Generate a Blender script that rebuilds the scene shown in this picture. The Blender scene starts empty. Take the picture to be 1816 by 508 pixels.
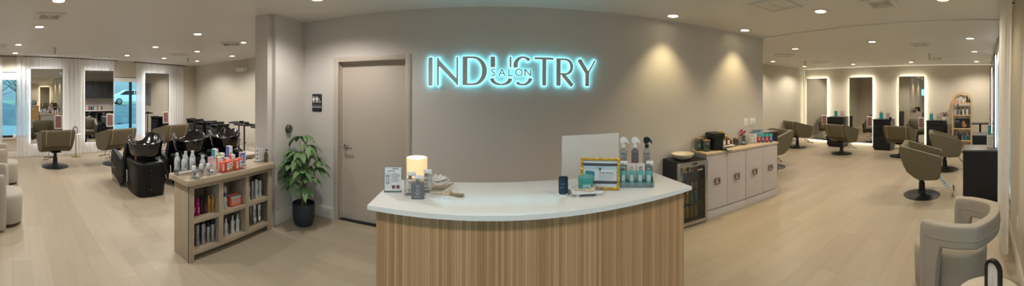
import bpy, bmesh, math, random
from math import sin, cos, pi, radians, atan2, hypot, sqrt
from mathutils import Vector, Matrix, noise
random.seed(7)
COL = bpy.context.scene.collection

# ------------------------------------------------------------------ materials
def lin(c):
    out = []
    for v in c[:3]:
        v = v / 255.0
        out.append(v / 12.92 if v <= 0.04045 else ((v + 0.055) / 1.055) ** 2.4)
    return (out[0], out[1], out[2], 1.0)

MATS = {}
def mat(name, col, rough=0.5, metal=0.0, var=0.06, scale=8.0, bump=0.0, bscale=60.0, coat=0.0, spec=0.5,
        emit=None, estr=0.0, sheen=0.0, trans=0.0, ior=1.45):
    """Principled material whose colour and bump come from object-space noise."""
    if name in MATS:
        return MATS[name]
    m = bpy.data.materials.new(name); m.use_nodes = True
    nt = m.node_tree; b = nt.nodes['Principled BSDF']
    tc = nt.nodes.new('ShaderNodeTexCoord')
    nz = nt.nodes.new('ShaderNodeTexNoise'); nz.inputs['Scale'].default_value = scale; nz.inputs['Detail'].default_value = 3
    nt.links.new(tc.outputs['Object'], nz.inputs['Vector'])
    mix = nt.nodes.new('ShaderNodeMix'); mix.data_type = 'RGBA'
    L = lin(col)
    mix.inputs['A'].default_value = tuple(max(0, v * (1 - var)) for v in L[:3]) + (1,)
    mix.inputs['B'].default_value = tuple(min(1, v * (1 + var)) for v in L[:3]) + (1,)
    nt.links.new(nz.outputs['Fac'], mix.inputs['Factor'])
    nt.links.new(mix.outputs['Result'], b.inputs['Base Color'])
    b.inputs['Roughness'].default_value = rough
    b.inputs['Metallic'].default_value = metal
    b.inputs['Specular IOR Level'].default_value = spec
    b.inputs['Coat Weight'].default_value = coat
    b.inputs['Coat Roughness'].default_value = 0.05
    b.inputs['Sheen Weight'].default_value = sheen
    b.inputs['Transmission Weight'].default_value = trans
    b.inputs['IOR'].default_value = ior
    if emit:
        b.inputs['Emission Color'].default_value = lin(emit); b.inputs['Emission Strength'].default_value = estr
    if bump:
        n2 = nt.nodes.new('ShaderNodeTexNoise'); n2.inputs['Scale'].default_value = bscale; n2.inputs['Detail'].default_value = 4
        nt.links.new(tc.outputs['Object'], n2.inputs['Vector'])
        bp = nt.nodes.new('ShaderNodeBump'); bp.inputs['Strength'].default_value = bump; bp.inputs['Distance'].default_value = 0.01
        nt.links.new(n2.outputs['Fac'], bp.inputs['Height']); nt.links.new(bp.outputs['Normal'], b.inputs['Normal'])
    MATS[name] = m
    return m

def glow(name, col, strength):
    if name in MATS: return MATS[name]
    m = bpy.data.materials.new(name); m.use_nodes = True
    nt = m.node_tree; nt.nodes.remove(nt.nodes['Principled BSDF'])
    e = nt.nodes.new('ShaderNodeEmission'); e.inputs['Color'].default_value = lin(col); e.inputs['Strength'].default_value = strength
    nt.links.new(e.outputs[0], nt.nodes['Material Output'].inputs['Surface'])
    MATS[name] = m
    return m

def clear(name, tint=(235, 240, 240), gloss=0.12, body=0.0, bodycol=(255, 255, 255)):
    """Thin clear plastic or glass: see-through with a facing-dependent gloss, optionally slightly milky."""
    if name in MATS: return MATS[name]
    m = bpy.data.materials.new(name); m.use_nodes = True
    nt = m.node_tree; nt.nodes.remove(nt.nodes['Principled BSDF'])
    t = nt.nodes.new('ShaderNodeBsdfTransparent'); t.inputs['Color'].default_value = lin(tint)
    g = nt.nodes.new('ShaderNodeBsdfGlossy'); g.inputs['Roughness'].default_value = 0.05
    lw = nt.nodes.new('ShaderNodeLayerWeight'); lw.inputs['Blend'].default_value = 0.25
    mul = nt.nodes.new('ShaderNodeMath'); mul.operation = 'MULTIPLY_ADD'; mul.inputs[1].default_value = 0.6; mul.inputs[2].default_value = gloss * 0.4
    nt.links.new(lw.outputs['Fresnel'], mul.inputs[0])
    mx = nt.nodes.new('ShaderNodeMixShader')
    nt.links.new(mul.outputs[0], mx.inputs[0]); nt.links.new(t.outputs[0], mx.inputs[1]); nt.links.new(g.outputs[0], mx.inputs[2])
    last = mx
    if body:
        d = nt.nodes.new('ShaderNodeBsdfDiffuse'); d.inputs['Color'].default_value = lin(bodycol)
        m2 = nt.nodes.new('ShaderNodeMixShader'); m2.inputs[0].default_value = body
        nt.links.new(mx.outputs[0], m2.inputs[1]); nt.links.new(d.outputs[0], m2.inputs[2]); last = m2
    nt.links.new(last.outputs[0], nt.nodes['Material Output'].inputs['Surface'])
    MATS[name] = m
    return m

def sheer(name, col, thru=0.35):
    if name in MATS: return MATS[name]
    m = bpy.data.materials.new(name); m.use_nodes = True
    nt = m.node_tree; nt.nodes.remove(nt.nodes['Principled BSDF'])
    tc = nt.nodes.new('ShaderNodeTexCoord')
    wv = nt.nodes.new('ShaderNodeTexNoise'); wv.inputs['Scale'].default_value = 30
    mp = nt.nodes.new('ShaderNodeMapping'); mp.inputs['Scale'].default_value = (1, 1, 0.02)
    nt.links.new(tc.outputs['Object'], mp.inputs[0]); nt.links.new(mp.outputs[0], wv.inputs['Vector'])
    t = nt.nodes.new('ShaderNodeBsdfTransparent')
    d = nt.nodes.new('ShaderNodeBsdfDiffuse'); d.inputs['Color'].default_value = lin(col)
    tr = nt.nodes.new('ShaderNodeBsdfTranslucent'); tr.inputs['Color'].default_value = lin(col)
    a = nt.nodes.new('ShaderNodeMixShader'); a.inputs[0].default_value = 0.45
    nt.links.new(d.outputs[0], a.inputs[1]); nt.links.new(tr.outputs[0], a.inputs[2])
    mm = nt.nodes.new('ShaderNodeMath'); mm.operation = 'MULTIPLY_ADD'; mm.inputs[1].default_value = 0.30; mm.inputs[2].default_value = thru - 0.15
    nt.links.new(wv.outputs['Fac'], mm.inputs[0])
    bx = nt.nodes.new('ShaderNodeMixShader'); nt.links.new(mm.outputs[0], bx.inputs[0])
    nt.links.new(a.outputs[0], bx.inputs[1]); nt.links.new(t.outputs[0], bx.inputs[2])
    nt.links.new(bx.outputs[0], nt.nodes['Material Output'].inputs['Surface'])
    MATS[name] = m
    return m

def planks(name, c1, c2, length, width, along='X', rough=0.4, streak=0.35, gap=0.0012, bump=0.0, spec=0.5):
    """Wood boards laid along X or Y (or Z) with a tone per board and long grain."""
    if name in MATS: return MATS[name]
    m = bpy.data.materials.new(name); m.use_nodes = True
    nt = m.node_tree; b = nt.nodes['Principled BSDF']; N = nt.nodes.new; Lk = nt.links.new
    tc = N('ShaderNodeTexCoord'); mp = N('ShaderNodeMapping')
    if along == 'Y': mp.inputs['Rotation'].default_value = (0, 0, pi / 2)
    if along == 'Z': mp.inputs['Rotation'].default_value = (0, pi / 2, 0)
    Lk(tc.outputs['Object'], mp.inputs[0])
    br = N('ShaderNodeTexBrick'); br.inputs['Scale'].default_value = 1.0
    br.inputs['Brick Width'].default_value = length; br.inputs['Row Height'].default_value = width
    br.inputs['Mortar Size'].default_value = gap; br.inputs['Mortar Smooth'].default_value = 0.1
    br.offset = 0.37; br.inputs['Color1'].default_value = (0, 0, 0, 1); br.inputs['Color2'].default_value = (1, 1, 1, 1)
    br.inputs['Mortar'].default_value = (0.5, 0.5, 0.5, 1)
    Lk(mp.outputs[0], br.inputs['Vector'])
    mp2 = N('ShaderNodeMapping'); mp2.inputs['Scale'].default_value = (0.9, 14, 14); Lk(mp.outputs[0], mp2.inputs[0])
    nz = N('ShaderNodeTexNoise'); nz.inputs['Scale'].default_value = 1.6; nz.inputs['Detail'].default_value = 5; nz.inputs['Roughness'].default_value = 0.6
    ad = N('ShaderNodeVectorMath'); ad.operation = 'ADD'; Lk(mp2.outputs[0], ad.inputs[0])
    sc = N('ShaderNodeVectorMath'); sc.operation = 'SCALE'; sc.inputs['Scale'].default_value = 9.0; Lk(br.outputs['Color'], sc.inputs[0]); Lk(sc.outputs[0], ad.inputs[1])
    Lk(ad.outputs[0], nz.inputs['Vector'])
    f = N('ShaderNodeMix'); f.data_type = 'FLOAT'; f.inputs['Factor'].default_value = streak
    sep = N('ShaderNodeSeparateColor'); Lk(br.outputs['Color'], sep.inputs[0])
    Lk(sep.outputs[0], f.inputs['A']); Lk(nz.outputs['Fac'], f.inputs['B'])
    ramp = N('ShaderNodeMix'); ramp.data_type = 'RGBA'; ramp.inputs['A'].default_value = lin(c1); ramp.inputs['B'].default_value = lin(c2)
    Lk(f.outputs['Result'], ramp.inputs['Factor'])
    dk = N('ShaderNodeMix'); dk.data_type = 'RGBA'; Lk(br.outputs['Fac'], dk.inputs['Factor']); Lk(ramp.outputs['Result'], dk.inputs['A'])
    dk.inputs['B'].default_value = tuple(v * 0.72 for v in lin(c1)[:3]) + (1,)
    Lk(dk.outputs['Result'], b.inputs['Base Color'])
    b.inputs['Roughness'].default_value = rough; b.inputs['Specular IOR Level'].default_value = spec
    MATS[name] = m
    return m

# ------------------------------------------------------------------ mesh builder
class MB:
    def __init__(s): s.bm = bmesh.new()
    def _bev(s, faces, w, seg=2):
        es = set(e for f in faces for e in f.edges)
        bmesh.ops.bevel(s.bm, geom=list(es), offset=w, segments=seg, profile=0.6, affect='EDGES', clamp_overlap=True)
    def box(s, c, d, rz=0, bev=0.0, rx=0, ry=0, seg=2):
        M = Matrix.Translation(c) @ Matrix.Rotation(rz, 4, 'Z') @ Matrix.Rotation(ry, 4, 'Y') @ Matrix.Rotation(rx, 4, 'X') @ Matrix.Diagonal((d[0], d[1], d[2], 1))
        r = bmesh.ops.create_cube(s.bm, size=1, matrix=M)
        if bev: s._bev(set(f for v in r['verts'] for f in v.link_faces), bev, seg)
        return s
    def b(s, x0, x1, y0, y1, z0, z1, bev=0.0):
        return s.box(((x0 + x1) / 2, (y0 + y1) / 2, (z0 + z1) / 2), (abs(x1 - x0), abs(y1 - y0), abs(z1 - z0)), bev=bev)
    def prism(s, poly, plane, a, b, bev=0.0, seg=2):
        """Polygon in plane 'xz','yz' or 'xy' pushed from a to b along the third axis."""
        def P(p, t):
            return {'xz': (p[0], t, p[1]), 'yz': (t, p[0], p[1]), 'xy': (p[0], p[1], t)}[plane]
        v0 = [s.bm.verts.new(P(p, a)) for p in poly]; v1 = [s.bm.verts.new(P(p, b)) for p in poly]
        n = len(poly); fs = [s.bm.faces.new(v0), s.bm.faces.new(v1[::-1])]
        for i in range(n):
            fs.append(s.bm.faces.new((v0[i], v1[i], v1[(i + 1) % n], v0[(i + 1) % n])))
        if bev:
            es = list(fs[0].edges) + list(fs[1].edges)
            bmesh.ops.bevel(s.bm, geom=es, offset=bev, segments=seg, profile=0.6, affect='EDGES', clamp_overlap=True)
        return s
    def lathe(s, prof, c=(0, 0, 0), seg=24, sx=1, sy=1, rz=0, rx=0, ry=0, loop=False):
        M = Matrix.Translation(c) @ Matrix.Rotation(rz, 4, 'Z') @ Matrix.Rotation(ry, 4, 'Y') @ Matrix.Rotation(rx, 4, 'X')
        rings = []
        for r, z in prof:
            if r < 1e-6: rings.append([s.bm.verts.new(M @ Vector((0, 0, z)))])
            else: rings.append([s.bm.verts.new(M @ Vector((r * sx * cos(2 * pi * k / seg), r * sy * sin(2 * pi * k / seg), z))) for k in range(seg)])
        for A, B in list(zip(rings, rings[1:])) + ([(rings[-1], rings[0])] if loop else []):
            for k in range(seg):
                k2 = (k + 1) % seg
                q = [A[0], B[k2], B[k]] if len(A) == 1 else ([A[k], A[k2], B[0]] if len(B) == 1 else [A[k], A[k2], B[k2], B[k]])
                try: s.bm.faces.new(q)
                except ValueError: pass
        for R in (() if loop else (rings[0], rings[-1])):
            if len(R) > 1:
                try: s.bm.faces.new(R)
                except ValueError: pass
        return s
    def cyl(s, c, r, h, seg=20, bev=0.0, **k):
        p = [(0, 0), (r, 0), (r, h), (0, h)] if not bev else [(0, 0), (r - bev, 0), (r, bev), (r, h - bev), (r - bev, h), (0, h)]
        return s.lathe(p, c, seg, **k)
    def tube(s, pts, r, seg=10, closed=False):
        pts = [Vector(p) for p in pts]; n = len(pts); rings = []
        up = Vector((0, 0, 1)); prev = None
        for i, p in enumerate(pts):
            a = pts[i - 1] if (i > 0 or closed) else p; q = pts[(i + 1) % n] if (i < n - 1 or closed) else p
            t = (q - a).normalized() if (q - a).length > 1e-9 else Vector((0, 0, 1))
            if prev is None:
                u = t.cross(up)
                if u.length < 1e-3: u = t.cross(Vector((1, 0, 0)))
                u.normalize()
            else:
                u = prev - t * prev.dot(t)
                if u.length < 1e-6: u = t.cross(up)
                u.normalize()
            prev = u; w = t.cross(u)
            rr = r[i] if isinstance(r, (list, tuple)) else r
            rings.append([s.bm.verts.new(p + (u * cos(2 * pi * k / seg) + w * sin(2 * pi * k / seg)) * rr) for k in range(seg)])
        pairs = list(zip(rings, rings[1:])) + ([(rings[-1], rings[0])] if closed else [])
        for A, B in pairs:
            for k in range(seg):
                s.bm.faces.new((A[k], A[(k + 1) % seg], B[(k + 1) % seg], B[k]))
        if not closed:
            s.bm.faces.new(rings[0][::-1]); s.bm.faces.new(rings[-1])
        return s
    def ball(s, c, r, rz=0, u=12, v=8, ry=0):
        r = r if isinstance(r, (tuple, list)) else (r, r, r)
        M = Matrix.Translation(c) @ Matrix.Rotation(rz, 4, 'Z') @ Matrix.Rotation(ry, 4, 'Y') @ Matrix.Diagonal((r[0], r[1], r[2], 1))
        bmesh.ops.create_uvsphere(s.bm, u_segments=u, v_segments=v, radius=1, matrix=M)
        return s
    def grid(s, fn, nu, nv, closeu=False):
        V = [[s.bm.verts.new(fn(i / (nu if closeu else nu - 1), j / (nv - 1))) for j in range(nv)] for i in range(nu)]
        for i in range(nu if closeu else nu - 1):
            for j in range(nv - 1):
                i2 = (i + 1) % nu
                s.bm.faces.new((V[i][j], V[i2][j], V[i2][j + 1], V[i][j + 1]))
        return V
    def loft(s, rings, cap=True):
        R = [[s.bm.verts.new(p) for p in r] for r in rings]; n = len(R[0])
        for A, B in zip(R, R[1:]):
            for k in range(n): s.bm.faces.new((A[k], A[(k + 1) % n], B[(k + 1) % n], B[k]))
        if cap: s.bm.faces.new(R[0][::-1]); s.bm.faces.new(R[-1])
        return s
    def xf(s, M):
        bmesh.ops.transform(s.bm, matrix=M, verts=s.bm.verts[:]); return s
    def build(s, name, m, parent=None, ang=35, solid=0.0, sub=0):
        if solid:
            pass
        bmesh.ops.recalc_face_normals(s.bm, faces=s.bm.faces[:])
        ca = radians(ang)
        for f in s.bm.faces: f.smooth = True
        for e in s.bm.edges:
            if len(e.link_faces) == 2 and e.calc_face_angle(0) > ca: e.smooth = False
        me = bpy.data.meshes.new(name); s.bm.to_mesh(me); s.bm.free()
        if isinstance(m, (list, tuple)):
            for x in m: me.materials.append(x)
        else: me.materials.append(m)
        o = bpy.data.objects.new(name, me); COL.objects.link(o)
        if parent is not None: o.parent = parent
        if sub:
            md = o.modifiers.new('subsurf', 'SUBSURF'); md.levels = sub; md.render_levels = sub
        if solid:
            md = o.modifiers.new('solidify', 'SOLIDIFY'); md.thickness = solid; md.offset = 0
        return o

def rrect(w, h, r, n=4, cx=0, cy=0):
    out = []
    for sx, sy, a0 in ((1, -1, -pi / 2), (1, 1, 0), (-1, 1, pi / 2), (-1, -1, pi)):
        for k in range(n + 1):
            a = a0 + pi / 2 * k / n
            out.append((cx + sx * (w / 2 - r) + r * cos(a), cy + sy * (h / 2 - r) + r * sin(a)))
    return out

def tag(o, label=None, cat=None, group=None, kind=None):
    if label: o['label'] = label
    if cat: o['category'] = cat
    if group: o['group'] = group
    if kind: o['kind'] = kind
    return o

def thing(name, label, cat, loc=(0, 0, 0), rz=0.0, group=None):
    o = bpy.data.objects.new(name, None); COL.objects.link(o); o.empty_display_size = 0.05
    o.location = loc; o.rotation_euler = (0, 0, rz)
    return tag(o, label, cat, group)

def copy_tree(o, parent=None):
    c = o.copy(); COL.objects.link(c)
    if parent is not None: c.parent = parent
    for ch in KIDS(o): copy_tree(ch, c)
    return c

def KIDS(o): return [x for x in COL.objects if x.parent == o]

def another(proto, loc, rz, label, group=None, cat=None):
    c = copy_tree(proto); c.location = loc; c.rotation_euler = (0, 0, rz); c['label'] = label
    if group: c['group'] = group
    return c

def struct(o, label=None):
    o['kind'] = 'structure'
    if label: o['label'] = label
    return o

def text_bm(body, size, extrude=0.0, align='CENTER', spacing=1.0, offset=0.0):
    cu = bpy.data.curves.new('lettering', 'FONT'); cu.body = body; cu.size = size; cu.extrude = extrude; cu.offset = offset
    cu.align_x = align; cu.align_y = 'CENTER'; cu.space_character = spacing; cu.resolution_u = 3
    o = bpy.data.objects.new('lettering', cu); COL.objects.link(o)
    dg = bpy.context.evaluated_depsgraph_get(); dg.update()
    me = bpy.data.meshes.new_from_object(o.evaluated_get(dg))
    bpy.data.objects.remove(o); bpy.data.curves.remove(cu)
    b = MB(); b.bm.from_mesh(me); bpy.data.meshes.remove(me)
    return b

def text(name, body, size, m, parent, loc, rz=0.0, tilt=pi / 2, extrude=0.0006, align='CENTER', spacing=1.0, roll=0.0):
    """Lettering that stands up facing local -Y before turning by rz."""
    b = text_bm(body, size, extrude, align, spacing)
    b.xf(Matrix.Translation(loc) @ Matrix.Rotation(rz, 4, 'Z') @ Matrix.Rotation(tilt, 4, 'X') @ Matrix.Rotation(roll, 4, 'Z'))
    return b.build(name, m, parent)
# ------------------------------------------------------------------ palette
PAINT = mat('wall_paint', (203, 197, 190), 0.7, var=0.02, scale=1.5, bump=0.04, bscale=220, spec=0.25)
WARM = mat('warm_wall_paint', (206, 198, 182), 0.7, var=0.02, scale=1.5, bump=0.04, bscale=220, spec=0.25)
CEIL = mat('ceiling_paint', (222, 219, 214), 0.45, var=0.02, scale=0.8, spec=0.3)
TRIMW = mat('trim_white', (214, 205, 192), 0.45, var=0.02)
DOORP = mat('door_paint', (186, 174, 160), 0.5, var=0.02)
FLOOR = planks('oak_floor', (153, 138, 117), (175, 161, 139), 1.25, 0.18, 'X', rough=0.42, streak=0.6, gap=0.0009, spec=0.35)
WHITE = mat('white_plastic', (228, 228, 224), 0.4, var=0.02)
OFFW = mat('white_metal', (220, 216, 208), 0.45, var=0.02)
BLACKM = mat('black_laminate', (22, 23, 26), 0.45, var=0.1)
BLACKG = mat('black_gloss', (9, 9, 11), 0.12, var=0.1, coat=0.6)
BLACKP = mat('black_plastic', (20, 20, 22), 0.4, var=0.1)
CHARC = mat('black_vinyl', (26, 28, 32), 0.5, var=0.1, bump=0.05, bscale=200, spec=0.3)
CHROME = mat('chrome', (205, 205, 205), 0.12, 1.0, var=0.02)
STEEL = mat('brushed_steel', (178, 172, 164), 0.32, 1.0, var=0.05)
BRASS = mat('brass', (176, 150, 96), 0.28, 1.0, var=0.05)
GOLD = mat('gold_leaf', (214, 172, 72), 0.3, 1.0, var=0.12, scale=60, bump=0.6, bscale=90)
GLASS = clear('window_glass', (225, 240, 242), 0.1)
ACRYL = clear('clear_acrylic', (232, 236, 236), 0.25, 0.06, (225, 230, 232))
MIRROR = mat('mirror_silver', (225, 225, 222), 0.015, 1.0, var=0.0)
SHEER = sheer('sheer_curtain', (250, 250, 250), 0.20)
DAYSH = SHEER
PAPER = mat('white_paper', (226, 226, 226), 0.6, var=0.02)
INK = mat('dark_print', (58, 60, 66), 0.6)
GINK = mat('grey_print', (150, 152, 156), 0.6)
BACKLED = glow('mirror_backlight', (255, 246, 220), 17)
LENS = glow('downlight_lens', (255, 244, 226), 9.0)
H = 2.6

# ------------------------------------------------------------------ shell
b = MB(); b.b(-11.0, 9.6, -1.6, 6.4, -0.12, 0.0); struct(b.build('floor', FLOOR), 'pale oak plank floor running across the salon')
b = MB(); b.b(-11.0, 3.95, -1.6, 6.4, H, H + 0.15); struct(b.build('ceiling', CEIL), 'smooth warm grey ceiling over the reception and left room')
b = MB(); b.b(3.95, 9.6, -1.6, 6.4, H - 0.014, H + 0.15); struct(b.build('ceiling.001', CEIL), 'slightly dropped ceiling over the right styling room')

DX0, DX1, DZ = -2.0, -1.0, 2.085
SW = 3.45
b = MB(); b.b(-2.77, DX0, SW, SW + 0.14, 0, H); b.b(DX1, 4.0, SW, SW + 0.14, 0, H); b.b(DX0, DX1, SW, SW + 0.14, DZ, H)
struct(b.build('wall_back', PAINT), 'grey wall behind the reception desk carrying the lit sign')
b = MB(); b.b(-2.77, -2.5, 2.86, SW, 0, H); b.b(-2.77, -2.56, 2.78, 2.86, 0, H)
b.b(-2.77, -2.63, SW + 0.14, 6.05, 0, H)
struct(b.build('wall_nib', PAINT), 'short return wall with a stepped end beside the restroom door')
b = MB(); b.b(3.86, 4.0, SW + 0.14, 6.1, 0, H); struct(b.build('wall_block_right', WARM))
b = MB(); b.b(-11.0, -2.63, 6.05, 6.2, 0, H); struct(b.build('wall_back_left', WARM), 'plain beige end wall behind the black trolleys')
b = MB(); b.b(3.86, 9.4, 6.05, 6.2, 0, H); struct(b.build('wall_back_right', WARM), 'plain beige end wall of the right styling room')
b = MB(); b.b(9.25, 9.4, -0.48, 6.2, 0, H); struct(b.build('wall_right', WARM), 'beige wall carrying the three backlit mirrors')

def wall_with_openings(name, s0, s1, openings, m, loc, rz, thick=0.15, label=None):
    """Wall along local x, room on local -y; openings (s0, s1, z0, z1)."""
    b = MB(); cur = s0
    for a, c, z0, z1 in sorted(openings):
        b.b(cur, a, 0, thick, 0, H)
        if z0 > 0: b.b(a, c, 0, thick, 0, z0)
        b.b(a, c, 0, thick, z1, H); cur = c
    b.b(cur, s1, 0, thick, 0, H)
    o = b.build(name, m); o.location = loc; o.rotation_euler = (0, 0, rz)
    return struct(o, label)

LWL, LWR = (-7.9, 0, 0), pi / 2 + math.atan(0.175)
def lwp(Y, d=0.0, z=0.0):
    """World point on the left wall at world Y, d metres into the room."""
    n = Vector((1, 0.175, 0)).normalized()
    return Vector((-7.9 - 0.175 * Y, Y, z)) + n * d
K = 1.0152
WIN1 = (-0.42, 0.58, 0.5, 2.18); WIN2 = (2.72 , 4.10, 0.38, 2.12)
wall_with_openings('wall_left', -1.7, 6.3, [WIN1, WIN2], WARM, LWL, LWR, label='beige window wall behind the left styling chairs')
FW = -0.33
FWO = [(-8.6, -7.2, 0.28, 2.2), (-6.2, -3.66, 0.28, 2.2)]
wall_with_openings('wall_front_right', -9.4, -2.3, FWO, WARM, (0, FW, 0), pi, label='front window wall of the right styling room')
wall_with_openings('wall_front', -2.3, 11.0, [(-1.4, 1.5, 0.0, 2.25)], PAINT, (0, -1.2, 0), pi)
b = MB(); b.b(2.3, 2.44, -1.2, FW - 0.15, 0, H); struct(b.build('wall_front_return', PAINT))

def window(name, s0, s1, z0, z1, loc, rz, label, fm, mull=(), sill=True, head=0.0):
    f = MB(); w = 0.05
    f.b(s0, s0 + w, 0.03, 0.10, z0, z1); f.b(s1 - w, s1, 0.03, 0.10, z0, z1)
    f.b(s0 + w, s1 - w, 0.03, 0.10, z0, z0 + w); f.b(s0 + w, s1 - w, 0.03, 0.10, z1 - w, z1)
    for mx in mull: f.b(mx - 0.03, mx + 0.03, 0.03, 0.10, z0 + w, z1 - w)
    p = thing(name, None, None, loc, rz); struct(p, label)
    f.build('window_frame', fm, p)
    g = MB(); g.b(s0 + w, s1 - w, 0.062, 0.068, z0 + w, z1 - w); g.build('pane', GLASS, p)
    if sill:
        q = MB(); q.b(s0 - 0.03, s1 + 0.03, -0.05, 0.03, z0 - 0.03, z0, bev=0.006); q.build('window_sill', TRIMW, p)
    if head:
        q = MB(); q.b(s0 + 0.02, s1 - 0.02, -0.0, 0.03, z1 - head, z1 - 0.02, bev=0.006)
        for k in range(4): q.b(s0 + 0.02, s1 - 0.02, -0.004, 0.0, z1 - head + 0.02 + k * 0.04, z1 - head + 0.034 + k * 0.04)
        q.build('blind_headrail', WHITE, p)
    return p
BRONZE = mat('dark_bronze_frame', (46, 44, 44), 0.5, 0.3)
window('window_1', *WIN1, LWL, LWR, 'large window at the far left edge with a snowy bank outside', BRONZE, head=0.2)
window('window_2', *WIN2, LWL, LWR, 'window between two sheer curtains with a white car outside', BRONZE, mull=(3.52,), head=0.14)
window('window_3', *FWO[1], (0, FW, 0), pi, 'front window behind the sheer curtain beside the armchair', OFFW, mull=(-5.0,))
window('window_4', *FWO[0], (0, FW, 0), pi, 'far front window of the right styling room', BRONZE)
window('window_5', -1.4, 1.5, 0.0, 2.25, (0, -1.2, 0), pi, 'added glazed street front behind the viewer, unseen daylight source', BRONZE, mull=(0.0,), sill=False)  # unseen glazing added to bring cool daylight onto the sign wall

def baseboard(name, p, q, nrm, label=None, h=0.14):
    """Profiled skirting from p to q (xy), standing out along nrm."""
    p, q, n = Vector((*p, 0)), Vector((*q, 0)), Vector((*nrm, 0)).normalized()
    d = (q - p); L = d.length; b = MB()
    b.prism([(0, 0), (0.016, 0), (0.016, h - 0.04), (0.011, h - 0.03), (0.011, h - 0.012), (0.004, h), (0, h)], 'yz', 0, L)
    ex = d.normalized()
    M = Matrix(((ex.x, n.x, 0, p.x), (ex.y, n.y, 0, p.y), (0, 0, 1, 0), (0, 0, 0, 1)))
    b.xf(M)
    return struct(b.build(name, TRIMW), label)
baseboard('baseboard_back', (-2.5, SW), (DX0, SW), (0, -1)); baseboard('baseboard_back.001', (DX1, SW), (2.0, SW), (0, -1))
baseboard('baseboard_nib', (-2.5, 2.86), (-2.5, SW), (1, 0), 'white baseboard on the return wall behind the plant', 0.16)
baseboard('baseboard_nib.001', (-2.56, 2.78), (-2.56, 2.86), (1, 0), h=0.16); baseboard('baseboard_nib.002', (-2.77, 2.78), (-2.55, 2.78), (0, -1), h=0.16)
baseboard('baseboard_left', lwp(-1.2)[:2], lwp(6.05)[:2], (1, 0.175)); baseboard('baseboard_back_left', (-8.9, 6.05), (-2.65, 6.05), (0, -1))
baseboard('baseboard_back_right', (4.0, 6.05), (9.25, 6.05), (0, -1)); baseboard('baseboard_right', (9.25, -0.33), (9.25, 6.05), (-1, 0))
baseboard('baseboard_front_right', (2.3, FW), (9.25, FW), (0, 1)); baseboard('baseboard_block', (4.0, SW), (4.0, 6.05), (1, 0))
LEDW = glow('ceiling_led_line', (255, 244, 214), 0.55)
t = thing('ceiling_light_strip', 'thin glowing light line where the right mirror wall meets the ceiling', 'light strip')
b = MB(); b.b(9.23, 9.2445, -0.3, 6.0, H - 0.030, H - 0.018); b.build('diffuser', LEDW, t)
b = MB(); b.b(9.2445, 9.25, -0.32, 6.0, H - 0.038, H - 0.014); b.build('channel', OFFW, t)
t = thing('wall_light_strip', 'thin glowing upright light line in the corner beside the first halo-lit mirror', 'light strip')
b = MB(); b.b(9.23, 9.2445, 6.012, 6.024, 0.16, H - 0.02); b.build('diffuser', LEDW, t)
b = MB(); b.b(9.2445, 9.25, 6.005, 6.03, 0.15, H - 0.014); b.build('channel', OFFW, t)

# restroom door with its metal frame
d = thing('door_1', None, None, ((DX0 + DX1) / 2, SW, 0)); struct(d, 'closed beige restroom door with lever handle in a painted metal frame')
w = (DX1 - DX0) / 2
b = MB()
for sx in (-1, 1):
    b.b(sx * w, sx * (w - 0.055), -0.018, 0.13, 0, DZ, bev=0.003); b.b(sx * (w - 0.055), sx * (w - 0.065), 0.05, 0.13, 0, DZ - 0.06)
    b.b(sx * (w + 0.012), sx * (w - 0.004), -0.012, 0.0, 0, DZ)
b.b(-w + 0.0551, w - 0.0551, -0.018, 0.13, DZ - 0.06, DZ, bev=0.003); b.b(-w + 0.05, w - 0.05, 0.05, 0.13, DZ - 0.075, DZ - 0.055)
b.build('door_frame', DOORP, d)
b = MB(); b.b(-w + 0.058, w - 0.058, 0.075, 0.12, 0.012, DZ - 0.064, bev=0.002); b.build('door_leaf', DOORP, d)
b = MB(); b.b(-w + 0.05, w - 0.05, 0.02, 0.12, 0, 0.011); b.build('threshold', BLACKP, d)
b = MB(); hx = -w + 0.125
b.lathe([(0, 0), (0.034, 0), (0.034, 0.008), (0.026, 0.016), (0, 0.016)], (hx, 0.075, 0.94), 24, rx=pi / 2)
b.tube([(hx, 0.07, 0.94), (hx, 0.02, 0.94), (hx + 0.012, 0.012, 0.94), (hx + 0.06, 0.012, 0.942), (hx + 0.115, 0.014, 0.936)], [0.012, 0.012, 0.012, 0.011, 0.009], 12)
b.build('door_handle', CHROME, d)
for z in (0.25, 1.05, 1.85):
    b = MB(); b.cyl((w - 0.058, 0.07, z - 0.05), 0.007, 0.1, 10); b.build('hinge', STEEL, d)

# ------------------------------------------------------------------ outdoors seen through the windows
SNOW = mat('packed_snow', (112, 122, 126), 0.9, var=0.12, scale=0.6)
BANKM = mat('gravel_bank', (78, 92, 98), 0.95, var=0.5, scale=1.6)
BARK = mat('bark', (92, 92, 88), 0.9)
b = MB(); b.b(-70, -8.9, -40, 60, -0.3, -0.12); b.b(-11, 60, -40, -1.6, -0.3, -0.12); struct(b.build('ground', SNOW), 'pale snowy car park outside the windows')
random.seed(3)
def bank_pt(u, v):
    y = -14 + 34 * u; x = -17 - 9 * v
    h = 1.25 * sin(pi * min(1, v * 1.25) * 0.8) * (0.8 + 0.35 * noise.noise((y * 0.3, 0, 1.3))) + 0.25 * noise.noise((x * 0.9, y * 0.9, 0))
    return (x, y * 0.7 - 3, max(-0.15, -0.15 + h))
b = MB(); b.grid(bank_pt, 60, 24)
tag(b.build('snow_bank', BANKM), 'grey ploughed snow bank across the car park outside the window', 'snow bank')
b = MB(); b.grid(lambda u, v: (-27 - 20 * v, -5 + 40 * u, -0.2 + 0.9 * min(1, v * 3)), 12, 8)
struct(b.build('terrain', mat('winter_grass', (112, 126, 104), 0.95, var=0.3, scale=0.5)), 'grass verge rising beyond the car park')
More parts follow.
